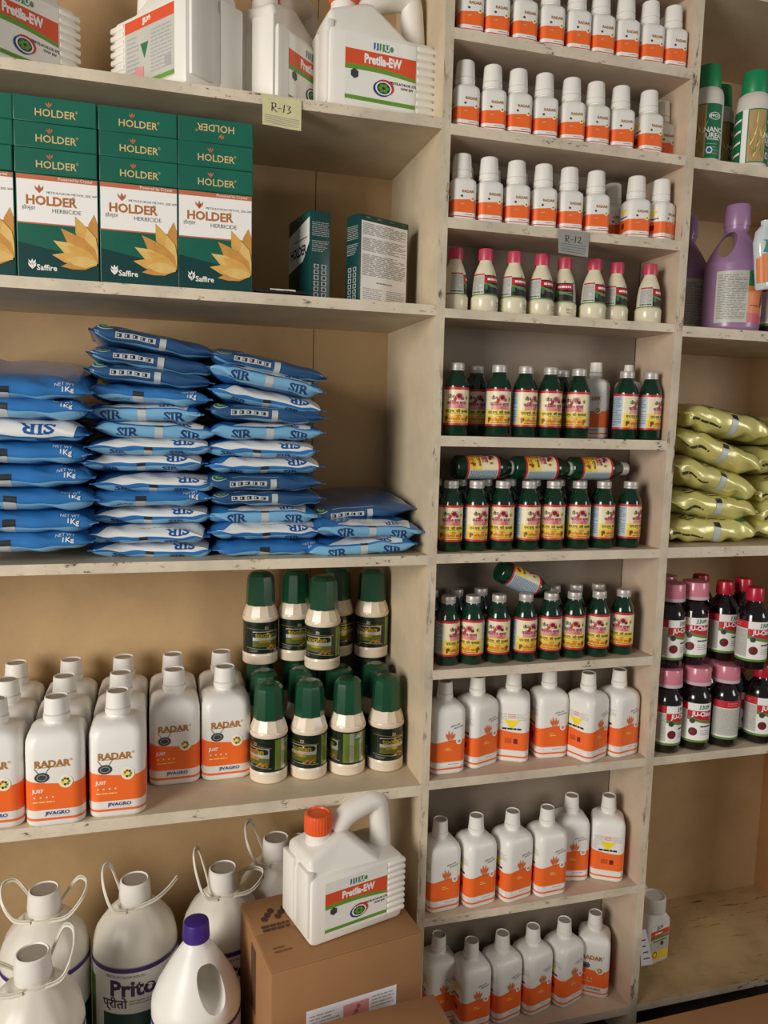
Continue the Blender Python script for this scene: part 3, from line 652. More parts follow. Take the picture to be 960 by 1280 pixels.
# cream bottles with faceted dark green caps
def facet(x, y, z, rot, lab): thing('faceted_cap_bottle', FACET, (x, y, z), rot, lab, 'bottle', 'dark labelled bottles with green faceted caps')
for i, (x, rot) in enumerate(((0.164, -58), (0.237, -38), (0.309, -96), (0.383, 4))): facet(x, 0.094, LT, rot, 'bottle with dark label and green faceted cap, %s of the lower front row' % nth(i, 4))
for r, y in ((1, 0.166), (2, 0.238)):
    for i, x in enumerate((0.164, 0.236, 0.308, 0.381)): facet(x, y, LT, rz(0), 'dark labelled bottle in the %s, %s, under the raised bottles' % (('second lower row', 'rearmost lower row')[r-1], nth(i, 4)))
for i, (x, y, rot, lab) in enumerate(((0.163, 0.222, 6, 'leftmost'), (0.232, 0.232, -2, 'second from left'), (0.274, 0.166, -34, 'the one nearest the front'), (0.318, 0.244, 10, 'partly hidden behind the nearest'), (0.385, 0.222, -32, 'rightmost beside the upright'))):
    facet(x, y, LT+0.1768, rot, 'dark labelled bottle standing on the lower ones, %s' % lab)
# urea bottles
for i, (x, y, rot, lab) in enumerate(((0.962, 0.055, -30, 'green and white bottle with green cap beside the upright'), (1.058, 0.045, 14, 'green and white bottle with green cap and wheat picture, nearest the front'), (1.040, 0.120, 12, 'green and white bottle half hidden behind its two neighbours'), (1.128, 0.062, 10, 'green and white bottle cut off by the right picture edge'))):
    thing('urea_bottle', UREA, (x, y, 1.745), rot, lab, 'bottle', 'white bottles with green caps in the right bay')
# dark bottles, right bay
RT = 0.622
for i, (x, y, p, rot, lab) in enumerate(((0.950, 0.034, 1, 12, 'leftmost, beside the upright'), (1.017, 0.034, 1, -18, 'second from left'), (1.086, 0.034, 1, 92, 'third from left, showing its back label'), (1.148, 0.075, 0, 30, 'set back between two others'), (1.172, 0.012+0.02, 0, -2, 'rightmost with a red cap'))):
    thing('dark_bottle', DPINK if p else DRED, (x, y, RT), rot, 'dark bottle with %s cap in the lower row, %s' % ('pink' if p else 'red', lab), 'bottle', 'dark bottles in the right bay')
for i, (x, y, p) in enumerate(((0.966, 0.100, 1), (1.032, 0.105, 1), (1.096, 0.112, 1), (1.105, 0.178, 0))):
    thing('dark_bottle', DPINK if p else DRED, (x, y, RT), rz(0), 'dark bottle in the lower back row, %s, under the raised bottles' % nth(i, 4), 'bottle', 'dark bottles in the right bay')
UP = RT+0.1683
for i, (x, y, p, rot, lab) in enumerate(((0.955, 0.050, 1, 8, 'leftmost with pink cap'), (1.016, 0.058, 1, -20, 'second from left with pink cap'), (0.990, 0.125, 1, 0, 'pink cap peeping behind the two front ones'), (1.093, 0.140, 0, -26, 'in shade behind, with red cap'), (1.098, 0.070, 0, -6, 'middle with red cap'), (1.1165, 0.006, 0, -10, 'nearest the front with red cap'), (1.160, 0.090, 0, 0, 'at the right picture edge'))):
    thing('dark_bottle', DPINK if p else DRED, (x, y, UP), rot, 'dark bottle standing in the upper tier, %s' % lab, 'bottle', 'dark bottles in the right bay')

# ================================================================== pouches
def pouch(L, Wd, T, base, seed, design, n=0.40, crumple=1.3):
    """pillow pouch: long side (front, -y) faces the viewer, crimped seals at the left and right ends; z = 0 at mid thickness"""
    R = random.Random(seed); w, t = Wd/2, T/2
    ph = [(R.uniform(0, 6.3), R.uniform(0, 6.3), R.uniform(0, 6.3)) for _ in range(4)]
    def cs(p):
        c, s = math.cos(p), math.sin(p)
        return -w*math.copysign(abs(c)**n, c), t*math.copysign(abs(s)**0.8, s)
    N = 240; tab = [0.0]; prev = cs(0)
    for i in range(1, N+1):
        q = cs(PI*i/N); tab.append(tab[-1]+math.hypot(q[0]-prev[0], q[1]-prev[1])); prev = q
    def phi(a):
        A = abs(a); lo = 0
        for i in range(N):
            if tab[i+1] >= A: lo = i; break
        else: lo = N-1
        return math.copysign(PI*(lo+(A-tab[lo])/(tab[lo+1]-tab[lo]+1e-12))/N, a)
    seal = 0.94
    def at(x, p, h):
        u = max(-1, min(1, 2*x/L)); U = min(1, abs(u)/seal)
        ft = max(0.0, 1-U**6)**0.55; wy, wz = cs(p)
        y = wy*(1-0.05*(1-ft)); z = wz*ft
        wr = sum(math.sin(f1*u+a+2*p)*math.sin(f2*p+b+3*u+c) for (a, b, c), f1, f2 in zip(ph, (5, 9, 14, 4), (2, 3, 2, 5)))
        amp = 0.0011*crumple*(0.35+1.2*abs(u)**1.5)*(T/0.028)**0.7
        z += wr*amp*(0.25+0.75*ft)+(0.0009*(1 if p > 0 else -1) if U >= 1 else 0); y += wr*amp*0.6
        ny, nz = math.copysign(abs(math.cos(p))**1.2, -math.cos(p)), math.sin(p)+(0.5 if p > 0 else -0.5)*(1-ft)
        d = math.hypot(ny, nz) or 1
        return (x, y+ny/d*h, z+nz/d*h)
    nu, nv = 36, 44; bo = MB(); vs = []; fs = []
    for i in range(nu+1):
        x = -L/2+L*i/nu
        for j in range(nv): vs.append(at(x, -PI+2*PI*(j+0.5)/nv, 0))
    for i in range(nu):
        for j in range(nv): fs.append([i*nv+j, (i+1)*nv+j, (i+1)*nv+(j+1) % nv, i*nv+(j+1) % nv])
    bo.add(vs, fs, base); bo.add([vs[j] for j in range(nv)], [list(range(nv))], base); bo.add([vs[nu*nv+j] for j in range(nv)], [list(range(nv-1, -1, -1))], base)
    pr = Print(lambda x, a, h: at(x, phi(a), h+0.0004), 0.006, 0.003)
    design(pr, L, T, tab[N//2])
    return [('pouch', bo.mesh('pouch', 60)), ('print', pr.mesh('print'))]
def serif_SIR(pr, cx, ca, size, m, rot=0, lay=3, sx=1.35):
    """bold serif letters"""
    c, s = math.cos(rot), math.sin(rot); pr.text('SIR', cx, ca, size, m, lay, rot, bold=0.022, sx=sx)
    def bar(x0, x1, z0, z1):
        pr.poly([(cx+size*(x*sx*c-z*s), ca+size*(x*sx*s+z*c)) for x, z in ((x0, z0), (x1, z0), (x1, z1), (x0, z1))], m, lay)
    bar(-0.155, -0.03, -0.34, 0.34); bar(0.115, 0.235, -0.34, 0.34)
    for x0, x1 in ((-0.22, 0.035), (0.06, 0.295), (0.47, 0.70)): bar(x0, x1, -0.36, -0.28)
    for x0, x1 in ((-0.22, 0.035), (0.06, 0.295)): bar(x0, x1, 0.28, 0.36)
    bar(-0.31, -0.24, 0.12, 0.34); bar(-0.66, -0.59, -0.34, -0.12)
def sir_white(pr, L, T, A):
    t = T/2
    pr.rect(-L*0.47, L*0.47, -t*1.15, -t*0.30, 'bag_light', 0)
    pr.poly([(-L*0.43, t*0.15), (L*0.44, -t*0.05), (L*0.46, t*3.4), (L*0.0, t*3.4), (-L*0.24, t*1.7)], 'bag_white', 1)
    serif_SIR(pr, L*0.25, t*0.62, T*0.60, 'bag_text', PI, sx=1.5); pr.lines(-L*0.05, L*0.2, t*1.3, t*1.45, 1, 'charcoal', 2, 0.4, 4)
    serif_SIR(pr, -L*0.25, -t*0.68, T*0.40, 'bag_text_dark', sx=1.5); serif_SIR(pr, L*0.20, -t*0.70, T*0.40, 'bag_text_dark', sx=1.5)
    pr.rect(-L*0.05, L*0.01, -t*1.15, -t*0.30, 'bag_silver', 1); pr.rect(-L*0.05, L*0.01, -t*0.30, t*0.02, 'bag_square', 2)
def sir_gusset(pr, L, T, A):
    t = T/2
    pr.rect(-L*0.47, L*0.47, -t*1.15, t*0.45, 'bag_light', 0); pr.poly([(-L*0.30, t*0.75), (L*0.36, t*0.62), (L*0.40, t*2.6), (-L*0.1, t*2.6)], 'bag_white', 1)
    serif_SIR(pr, -L*0.23, -t*0.22, T*0.58, 'bag_text_dark'); serif_SIR(pr, L*0.26, -t*0.30, T*0.58, 'bag_text_dark')
    pr.rect(-L*0.02, L*0.045, -t*1.15, t*0.45, 'bag_silver', 1); pr.rect(-L*0.02, L*0.045, t*0.45, t*0.75, 'bag_square', 1)
    serif_SIR(pr, L*0.20, t*1.15, T*0.5, 'bag_text', PI)
def sir_dark(pr, L, T, A):
    t = T/2
    pr.rect(-L*0.30, L*0.0, -t*0.25, t*0.30, 'bag_silver', 1)
    for i in range(5): pr.rect(-L*0.29+i*L*0.058, -L*0.29+i*L*0.058+L*0.036, -t*0.15, t*0.20, 'bag_square', 2)
    for i in range(5): pr.rect(-L*0.285+i*L*0.058, -L*0.285+i*L*0.058+L*0.012, -t*0.08, t*0.12, 'bag_silver', 3)
    pr.rect(L*0.03, L*0.08, -t*1.1, t*0.5, 'bag_silver', 1); pr.poly([(-L*0.45, -t*1.15), (L*0.45, -t*1.15), (L*0.45, -t*0.75), (-L*0.45, -t*0.6)], 'bag_light', 0)
    for k, (m, rr) in enumerate((('bag_silver', 1.0), ('foil_green', 0.86), ('bag_silver', 0.5), ('foil_green', 0.38))): pr.ell(-L*0.38, t*0.7, L*0.06*rr, t*0.42*rr, m, 1+k, 14)
    pr.poly([(-L*0.28, t*0.95), (L*0.1, t*0.8), (L*0.1, t*0.86), (-L*0.28, t*1.01)], 'bag_silver', 1)
def sir_blue(pr, L, T, A):
    t = T/2
    pr.poly([(-L*0.47, -t*1.15), (L*0.47, -t*1.15), (L*0.47, -t*0.35), (-L*0.47, -t*0.15)], 'bag_light', 0); pr.rect(-L*0.12, -L*0.04, -t*1.15, -t*0.2, 'bag_silver', 1); pr.rect(-L*0.12, -L*0.04, -t*0.2, t*0.35, 'bag_square', 1)
    pr.text('1Kg', L*0.33, t*0.25, T*0.32, 'bag_white', 2, bold=0.02); pr.text('NET WT', L*0.31, t*0.8, T*0.2, 'bag_white', 2); pr.lines(-L*0.42, -L*0.14, -t*0.9, -t*0.5, 2, 'bag_square', 2, 0.4, 6)
def sir_big_white(pr, L, T, A):
    t = T/2
    pr.rect(-L*0.47, L*0.47, -t*1.15, -t*0.6, 'bag_light', 0); pr.rect(-L*0.22, -L*0.12, -t*1.15, -t*0.6, 'bag_silver', 1)
    pr.poly([(-L*0.46, -t*0.30), (L*0.40, -t*0.42), (L*0.45, t*3.0), (-L*0.46, t*3.0)], 'bag_white', 1)
    serif_SIR(pr, L*0.17, t*0.35, T*0.72, 'bag_text', PI, sx=1.4); serif_SIR(pr, L*0.20, -t*0.86, T*0.3, 'bag_text_dark', PI)
SW = [pouch(0.198, 0.225, 0.0305, 'bag_blue', 31+i, sir_white) for i in range(2)]
SG = [pouch(0.196, 0.225, 0.0305, 'bag_blue', 41+i, sir_gusset) for i in range(2)]
SD = [pouch(0.200, 0.225, 0.0305, 'bag_dark', 51+i, sir_dark) for i in range(2)]
SB = [pouch(0.196, 0.225, 0.0305, 'bag_blue', 61+i, sir_blue) for i in range(2)]
KB = [pouch(0.215, 0.24, 0.0365, 'bag_blue', 71+i, sir_blue) for i in range(3)]; KW = pouch(0.215, 0.24, 0.0365, 'bag_blue', 75, sir_big_white)
BAGLOOK = {'w': (SW, 'white panel'), 'g': (SG, 'pale blue lettered edge'), 'd': (SD, 'dark blue edge'), 'b': (SB, 'bright blue edge')}
def bag_column(kinds, x, yc, z0, pitch, tilt, desc):
    n = len(kinds)
    for i, k in enumerate(reversed(kinds)):
        lst, look = BAGLOOK[k]; z = z0+pitch*(i+0.5); ti = tilt(n-1-i)
        dx, dyaw = jit.uniform(-0.007, 0.007), jit.uniform(-5, 5)
        thing('fertilizer_pouch', lst[i % 2], (x+dx, yc+jit.uniform(-0.012, 0.010), z), (math.radians(jit.uniform(-1.5, 2.5)), math.radians(ti), math.radians(dyaw)),
              'blue pouch with %s, %s of the %s' % (look, nthtop(n-1-i, n), desc), 'pouch', 'blue pouches in the left bay')
bag_column('dddbggwwwbwww', -0.034, 0.140, 1.0335, 0.0273, lambda i: (9, 6, 5, 3)[i] if i < 4 else jit.uniform(-1, 1.5), 'second stack')
bag_column('dgwdgwwddgwb', 0.148, 0.140, 1.0335, 0.0274, lambda i: (9, 10, 9, 3)[i] if i < 4 else jit.uniform(-0.8, 0.8), 'third stack')
for i, (k, me, z, x, ti) in enumerate((('pale flat top', KB[0], 1.313, -0.226, 1), ('bright blue edge', KB[1], 1.279, -0.222, 1), ('large white panel', KW, 1.245, -0.228, 1.5), ('bright blue edge', KB[2], 1.211, -0.226, 0), ('bright blue edge', KB[0], 1.177, -0.222, 0),
                                       ('bright blue edge', KB[1], 1.143, -0.219, 0.5), ('bright blue edge', KB[2], 1.110, -0.218, 0), ('bright blue edge', KB[0], 1.077, -0.222, 0), ('bright blue edge', KB[2], 1.0505, -0.219, 0))):
    if i == 8: continue
    thing('fertilizer_pouch', me, (x, 0.112, z-0.0105+(0.012 if i == 0 else 0)), (math.radians(11 if i == 0 else jit.uniform(0, 2)), math.radians(ti), math.radians(jit.uniform(-2, 2))), 'blue pouch with %s, %s of the leftmost stack' % (k, nthtop(i, 8)), 'pouch', 'blue pouches in the left bay')
thing('fertilizer_pouch', SD[0], (0.318, 0.170, 1.108), (math.radians(4), math.radians(-3), math.radians(2)), 'dark blue pouch behind the two lettered pouches nearest the upright', 'pouch', 'blue pouches in the left bay')
thing('fertilizer_pouch', SG[0], (0.318, 0.122, 1.0805), (math.radians(3), math.radians(2), math.radians(3)), 'upper blue pouch of the small pile next to the upright', 'pouch', 'blue pouches in the left bay')
thing('fertilizer_pouch', SG[1], (0.314, 0.125, 1.0485), (math.radians(2), math.radians(-4), math.radians(-2)), 'lower blue pouch of the small pile next to the upright', 'pouch', 'blue pouches in the left bay')

def foil_print(pr, L, T, A):
    g = T*0.6
    pr.lines(-L*0.30, L*0.18, g*0.8, g*1.5, 3, 'foil_text', 1, 0.4, 3); pr.text('FERTILIZERS LIMITED', L*0.0, g*1.75, T*0.17, 'foil_text', 1, bold=0.03)
    pr.lines(-L*0.42, -L*0.12, -g*0.5, -g*0.2, 1, 'foil_text', 1, 0.5, 5)
    pr.rect(L*0.0, L*0.065, -g*0.9, g*0.25, 'bag_silver', 1); pr.rect(L*0.0, L*0.065, g*0.25, g*0.6, 'bag_square', 1)
    pr.poly([(L*0.26, g*0.75), (L*0.46, g*0.8), (L*0.34, g*1.7)], 'foil_green', 1)
FY = [pouch(0.212, 0.21, 0.054, 'foil_yellow', 81+i, foil_print, 0.48, 1.9) for i in range(3)]
for i, (x, y, z, ti, k) in enumerate(((1.040, 0.126, 1.276, 9, 0), (1.034, 0.130, 1.220, 17, 1), (1.026, 0.128, 1.165, 15, 2), (1.022, 0.128, 1.112, 6, 1), (1.024, 0.126, 1.065, 1.5, 0))):
    thing('foil_pouch', FY[k], (x, y, z), (0, math.radians(ti), math.radians(jit.uniform(-3, 3))), 'yellow-green foil pouch, %s of the pile beside the upright' % nthtop(i, 5), 'pouch', 'yellow-green foil pouches')
for i, (x, y, z, ti, k) in enumerate(((1.256, 0.150, 1.262, -4, 1), (1.236, 0.150, 1.206, -6, 2), (1.250, 0.150, 1.150, -8, 0), (1.245, 0.145, 1.101, -4, 2), (1.248, 0.145, 1.064, 0, 1))):
    thing('foil_pouch', FY[k], (x, y, z), (0, math.radians(ti), math.radians(jit.uniform(-4, 4))), 'yellow-green foil pouch, %s of the pile at the right edge' % nthtop(i, 5), 'pouch', 'yellow-green foil pouches')

# ================================================================== green cartons
BW, BH, BD = 0.1115, 0.146, 0.0352
def carton(w, d, h, m):
    c = MB(); c.box(-w/2, w/2, -d/2, d/2, 0, h, m, bev=0.0012); return c
def flower(pr, x0, z0, x1, z1):
    """yellow petals growing out of the lower right corner of the panel x0..x1"""
    cx, cz = x1-0.002, z0+0.010
    for i, (an, ln, wd, m) in enumerate(((92, 0.080, 0.020, 'petal_b'), (114, 0.072, 0.020, 'petal_a'), (136, 0.068, 0.019, 'petal_b'), (154, 0.066, 0.018, 'petal_c'), (172, 0.062, 0.016, 'petal_a'), (188, 0.050, 0.012, 'petal_b'), (104, 0.052, 0.018, 'petal_c'), (128, 0.050, 0.018, 'petal_b'), (150, 0.048, 0.016, 'petal_a'), (176, 0.044, 0.014, 'petal_c'))):
        t = math.radians(an); c, s = math.cos(t), math.sin(t); pts = []
        for u, v in ((0, -0.3), (0.35, -1), (0.7, -0.75), (1, 0), (0.7, 0.75), (0.35, 1), (0, 0.3)):
            x, z = cx+c*ln*u-s*wd*0.6*v, cz+s*ln*u+c*wd*0.6*v
            pts.append((max(x0, min(x, x1)), max(z0, min(z, z1))))
        pr.poly(pts, m, 3+i)
def wheat_mark(pr, cx, cz, k, m, lay=4, flip=1):
    for an in (-0.55, 0.0, 0.5):
        c, s = math.sin(an), math.cos(an)*flip
        pr.poly([(cx, cz), (cx+c*k*0.5+0.18*k, cz+s*k*0.5), (cx+c*k, cz+s*k), (cx+c*k*0.5-0.18*k, cz+s*k*0.55)], m, lay)
def holder_front():
    pr = Print(surf_flat(-BD/2), 0.05); w, h = BW/2-0.0014, BH
    pr.rect(-w, w, 0.0015, h-0.0015, 'holder_green', 0); pr.poly([(-w, 0.0015), (w, 0.0015), (w, 0.030), (-w, 0.050)], 'holder_dark', 1)
    pr.rect(-w, w, h*0.945, h-0.0015, 'holder_stripe', 1); pr.text('Powered by Crystal', w*0.45, h*0.968, 0.0058, 'white_print', 2)
    pr.rect(-w, w, h*0.535, h*0.945, 'white_print', 1); pr.rect(-w, w, h*0.524, h*0.537, 'holder_stripe', 2)
    pr.text('METSULFURON METHYL 20% WP', w*0.36, h*0.832, 0.0047, 'charcoal', 2); pr.text('HOLDER', -w*0.16, h*0.752, 0.0176, 'holder_stripe', 2, bold=0.035); pr.text('HOLDER', -w*0.16, h*0.753, 0.0174, 'gold_text', 3, bold=0.0)
    pr.text('®', w*0.40, h*0.795, 0.006, 'charcoal', 2); pr.text('होल्डर', -w*0.72, h*0.672, 0.0072, 'black', 2); pr.text('HERBICIDE', w*0.22, h*0.662, 0.0082, 'charcoal', 2)
    wheat_mark(pr, -w*0.45, h*0.82, 0.012, 'holder_stripe', 3)
    flower(pr, -w, 0.016, w, h*0.66)
    wheat_mark(pr, -w*0.66, h*0.085, 0.011, 'white_print', 4); wheat_mark(pr, -w*0.66, h*0.12, 0.010, 'white_print', 4); pr.text('Saffire', -w*0.30, h*0.108, 0.0112, 'white_print', 4, bold=0.02)
    return pr
def holder_edge(flip=False):
    pr = Print(surf_flat(-BH/2), 0.05); w = BW/2-0.0014; r = PI if flip else 0; f = -1 if flip else 1; zc = BD/2
    pr.rect(-w, w, 0.0012, BD-0.0012, 'holder_green', 0)
    pr.text('HOLDER', 0.0, zc-f*0.004, 0.0142, 'holder_gold', 2, rot=r, bold=0.01); wheat_mark(pr, -f*0.008, zc+f*0.003, 0.0085, 'holder_stripe', 2, f); pr.text('®', f*0.029, zc+f*0.001, 0.005, 'holder_gold', 2, rot=r)
    return pr
HF = [('carton', carton(BW, BD, BH, 'holder_green').mesh('carton', 30)), ('front_print', holder_front().mesh('front_print'))]
lay_box = carton(BW, BH, BD, 'holder_green').mesh('carton', 30)
HE = [('carton', lay_box), ('edge_print', holder_edge().mesh('edge_print'))]; HX = [('carton', lay_box), ('edge_print', holder_edge(True).mesh('edge_print'))]
HB = [('carton', HF[0][1])]
S2 = 1.455; HC = [-0.274, -0.1605, -0.0475, 0.0645]
CN = ['cut off by the left picture edge', 'second column from left', 'third column from left', 'rightmost column']
for i, x in enumerate(HC):
    yf = 0.008
    thing('green_carton', HF, (x, yf+BD/2, S2), jit.uniform(-0.6, 0.6), 'upright green and white carton with yellow flower, %s' % CN[i], 'box', 'green cartons in the left bay')
    for k in range(3):
        thing('green_carton', HB, (x, yf+BD*(1.5+k)+0.0008*(k+1), S2), 0, 'green carton standing out of sight behind a flower-printed carton', 'box', 'hidden green cartons')
    for k in range(3):
        up = i == 3 and k == 2
        thing('green_carton', HX if up else HE, (x+jit.uniform(-0.001, 0.001), yf+BH/2+jit.uniform(-0.001, 0.001), S2+BH+0.0004+k*(BD+0.0003)), jit.uniform(-0.5, 0.5),
              'green carton lying flat, %s of three, %s%s' % (['lowest', 'middle', 'top'][k], CN[i], ', lettering upside down' if up else ''), 'box', 'green cartons in the left bay')
def loose_carton(back_white):
    """narrow side and a broad face; local front (-y) is the broad face"""
    w, d, h = 0.108, 0.036, 0.148; c = carton(w, d, h, 'holder_dark'); pr = Print(surf_flat(-d/2), 0.05); a = w/2
    if back_white:
        pr.rect(-a*0.93, a*0.95, h*0.03, h*0.93, 'white_print', 0)
        for z0, z1, s in ((0.78, 0.91, 1), (0.60, 0.75, 2), (0.33, 0.57, 3)): pr.lines(-a*0.88, a*0.88, h*z0, h*z1, int((z1-z0)*70), 'grey_text', 1, 0.4, s)
        for cx in (-0.45, 0.5): pr.lines(a*(cx-0.38), a*(cx+0.38), h*0.07, h*0.20, 6, 'light_text', 1, 0.4, 7); 
        pr.lines(-a*0.3, a*0.35, h*0.25, h*0.28, 1, 'grey_text', 1, 0.4, 9)
        for x in (-0.75, -0.3, 0.2, 0.7): pr.lines(a*x, a*(x+0.25), h*0.955, h*0.985, 1, 'leaf_green', 1, 0.5, 8)
    else:
        pr.poly([(-a*0.97, h*0.40), (a*0.4, h*0.48), (a*0.95, h*0.66), (a*0.95, h*0.93), (-a*0.97, h*0.82)], 'white_print', 0); pr.text('HOLDER', -a*0.05, h*0.60, 0.022, 'black', 2, bold=0.03, sx=0.9); pr.lines(-a*0.5, a*0.8, h*0.71, h*0.74, 1, 'charcoal', 1, 0.4, 2); pr.rect(-a*0.97, a*0.97, h*0.93, h*0.985, 'holder_green', 0)
    sx = a if not back_white else -a
    side = Print(lambda s, z, hh: ((a+hh) if sx > 0 else (-a-hh), s*(1 if sx > 0 else -1), z), 0.05)
    dd = d/2-0.003
    side.lines(-dd, dd, h*0.72, h*0.88, 8, 'light_text', 1, 0.35, 4); side.lines(-dd, dd, h*0.55, h*0.68, 6, 'light_text', 1, 0.35, 5)
    for i in range(6):
        for j in (-1, 1): side.rect(j*dd*0.45-0.0045, j*dd*0.45+0.0045, h*(0.06+i*0.062), h*(0.06+i*0.062)+0.0072, 'light_text', 1); side.ell(j*dd*0.45, h*(0.06+i*0.062)+0.0036, 0.0028, 0.0028, 'holder_dark', 2, 8)
    return [('carton', c.mesh('carton', 30)), ('face_print', pr.mesh('face_print')), ('side_print', side.mesh('side_print'))]
thing('green_carton', loose_carton(False), (0.228, 0.112, S2), -80, 'green carton standing at an angle with narrow icon-printed side forward', 'box', 'loose green cartons')
thing('green_carton', loose_carton(True), (0.343, 0.085, S2), 24, 'green carton standing with its white text-covered back facing out', 'box', 'loose green cartons')
sa = pouch(0.080, 0.05, 0.008, 'black', 91, lambda pr, L, T, A: (pr.rect(-L*0.2, L*0.3, 0.001, 0.016, 'white_print', 1), pr.lines(-L*0.15, L*0.25, 0.004, 0.013, 3, 'grey_text', 2, 0.4, 1)))
thing('flat_sachet', sa, (0.166, 0.030, S2+0.0055), (0, 0, math.radians(-4)), 'small black and white sachet lying flat beside the angled carton', 'sachet')

# ================================================================== five-litre white cans
def can_parts(label=True):
    Wc, Dc = 0.184, 0.118; bo = MB()
    bo.box(-Wc/2, Wc/2, -Dc/2, Dc/2, 0, 0.122, 'can_white', bev=0.011)
    prof = [(0.003, 0.085), (0.158, 0.085), (0.146, 0.116), (0.078, 0.178), (0.003, 0.150)]; ysc = [0.97, 0.97, 0.93, 0.50, 0.74]
    bm = bmesh.new(); F = []
    for y in (-Dc/2, Dc/2): F.append([bm.verts.new((x-Wc/2, y*k, z)) for (x, z), k in zip(prof, ysc)])
    bm.faces.new(F[0]); bm.faces.new(F[1][::-1])
    for i in range(len(prof)): j = (i+1) % len(prof); bm.faces.new((F[0][j], F[0][i], F[1][i], F[1][j]))
    bmesh.ops.recalc_face_normals(bm, faces=list(bm.faces)); bmesh.ops.triangulate(bm, faces=[f for f in bm.faces if len(f.verts) > 4])
    bmesh.ops.bevel(bm, geom=list(bm.edges), offset=0.009, segments=3, profile=0.5, affect='EDGES'); bo.bm(bm, 'can_white')
    # raised pads leave the groove down the narrow left side; grip ribs at the right front corner
    for s in (-1, 1): bo.box(-Wc/2-0.004, -Wc/2+0.01, s*0.029-0.022, s*0.029+0.022, 0.014, 0.132, 'can_white', bev=0.0035)
    rb = MB()
    for i in range(9): rb.box(Wc/2-0.034, Wc/2+0.0025, -Dc/2-0.0022, Dc/2+0.0022, 0.016+i*0.0112, 0.0245+i*0.0112, 'can_white', bev=0.003)
    hd = MB(); path = spline([(-0.020, 0, 0.168), (0.004, 0, 0.190), (0.040, 0, 0.203), (0.058, 0, 0.204), (0.068, 0, 0.195), (0.072, 0, 0.168), (0.075, 0, 0.138), (0.076, 0, 0.105)], 5)
    hd.tube(path, 0.0195, 'can_white', 14)
    nk = MB(); nk.lathe([(0.135, 0.023), (0.172, 0.021), (0.180, 0.021)], 'can_white', 28); Mn = Matrix.Translation((-0.052, 0, 0))
    cp = MB(); cp.lathe([(0.176, 0.0235), (0.178, 0.0245), (0.205, 0.0240), (0.2085, 0.0225), (0.2095, 0.019), (0.207, 0.018)], 'orange_cap', 56, rib=0.05, ribz=(0.177, 0.206))
    parts = [('body', bo.mesh('body', 40)), ('grip_rib_panel', rb.mesh('grip_rib_panel', 40)), ('handle', hd.mesh('handle', 60)), ('neck', nk.mesh('neck', 40, Mn)), ('cap', cp.mesh('cap', 30, Mn))]
    pr = Print(surf_flat(-Dc/2), 0.3); x0, x1 = -0.066, 0.056
    pr.rect(x0, x1, 0.016, 0.112, 'can_label', 0)
    n = 12
    def strip(za, zb, m, lay):
        for i in range(n):
            u0, u1 = i/n, (i+1)/n; a, b_ = x0+(x1-x0)*u0, x0+(x1-x0)*u1
            pr.poly([(a, za(u0)), (b_, za(u1)), (b_, zb(u1)), (a, zb(u0))], m, lay)
    strip(lambda u: 0.070+0.004*math.sin(PI*u)-0.006*u, lambda u: 0.092-0.0*u, 'can_red', 1); strip(lambda u: 0.063-0.004*u+0.003*math.sin(PI*u), lambda u: 0.070+0.004*math.sin(PI*u)-0.006*u, 'can_green', 1)
    pr.rect(x0, x1, 0.021, 0.027, 'can_green', 1); pr.lines(x0+0.03, x1-0.03, 0.0225, 0.0255, 1, 'leaf_green', 2, 0.5, 3)
    pr.text('Pretila-EW', -0.002, 0.0815, 0.0175, 'white_print', 2, bold=0.05, sx=0.82)
    for x, ch, m in ((-0.014, 'J', 'logo_blue'), (-0.004, 'J', 'leaf_green'), (0.005, 'U', 'logo_teal')): pr.rect(x-0.0042, x+0.0042, 0.0955, 0.106, m, 1); pr.text(ch, x, 0.1008, 0.011, 'white_print', 2, bold=0.04)
    pr.ell(0.013, 0.1005, 0.003, 0.004, 'leaf_green', 1, 10)
    pts = [(x0+0.016+0.0072*math.cos(PI/3*i+PI/6), 0.0575+0.0072*math.sin(PI/3*i+PI/6)) for i in range(6)]; pr.poly(pts, 'charcoal', 3)
    cx, cz = 0.0, 0.0435
    pr.ell(cx+0.002, cz+0.0015, 0.0165, 0.0115, 'red_line', 2); pr.ell(cx-0.002, cz-0.001, 0.0160, 0.0112, 'blue_text', 3); pr.ell(cx, cz, 0.0142, 0.0098, 'white_print', 4); pr.ell(cx, cz, 0.0115, 0.0082, 'prito_green', 5)
    for i in range(6): pr.ell(cx+0.006*math.cos(i*1.05), cz+0.0042*math.sin(i*1.05), 0.0035, 0.0024, 'can_green', 6, 8)
    pr.text('PRETILACHLOR 37%', 0.034, 0.0535, 0.0052, 'black', 2, bold=0.02); pr.text('W/W EW', 0.041, 0.0475, 0.0052, 'black', 2, bold=0.02)
    parts.append(('label', pr.mesh('label')))
    bk = Print(lambda s, z, h: (-s, Dc/2+h, z), 0.3)
    bk.rect(-0.056, 0.066, 0.016, 0.112, 'silver_paper', 0); bk.rect(-0.056, 0.066, 0.096, 0.112, 'can_red', 1); bk.rect(-0.056, 0.066, 0.018, 0.024, 'can_green', 1); bk.text('JJU®', 0.0, 0.104, 0.010, 'white_print', 2, bold=0.04)
    bk.poly([(-0.016, 0.075), (0.004, 0.075), (-0.006, 0.054)], 'targa_green', 2); bk.lines(-0.05, -0.02, 0.03, 0.09, 10, 'light_text', 1, 0.4, 3); bk.lines(0.01, 0.06, 0.03, 0.09, 12, 'light_text', 1, 0.4, 4); bk.rect(0.044, 0.058, 0.032, 0.046, 'light_text', 2); bk.poly([(-0.03, 0.028), (-0.008, 0.028), (-0.008, 0.044), (-0.03, 0.044)], 'label_pink', 2)
    parts.append(('back_label', bk.mesh('back_label')))
    return parts
CAN = can_parts()
T1 = 1.751
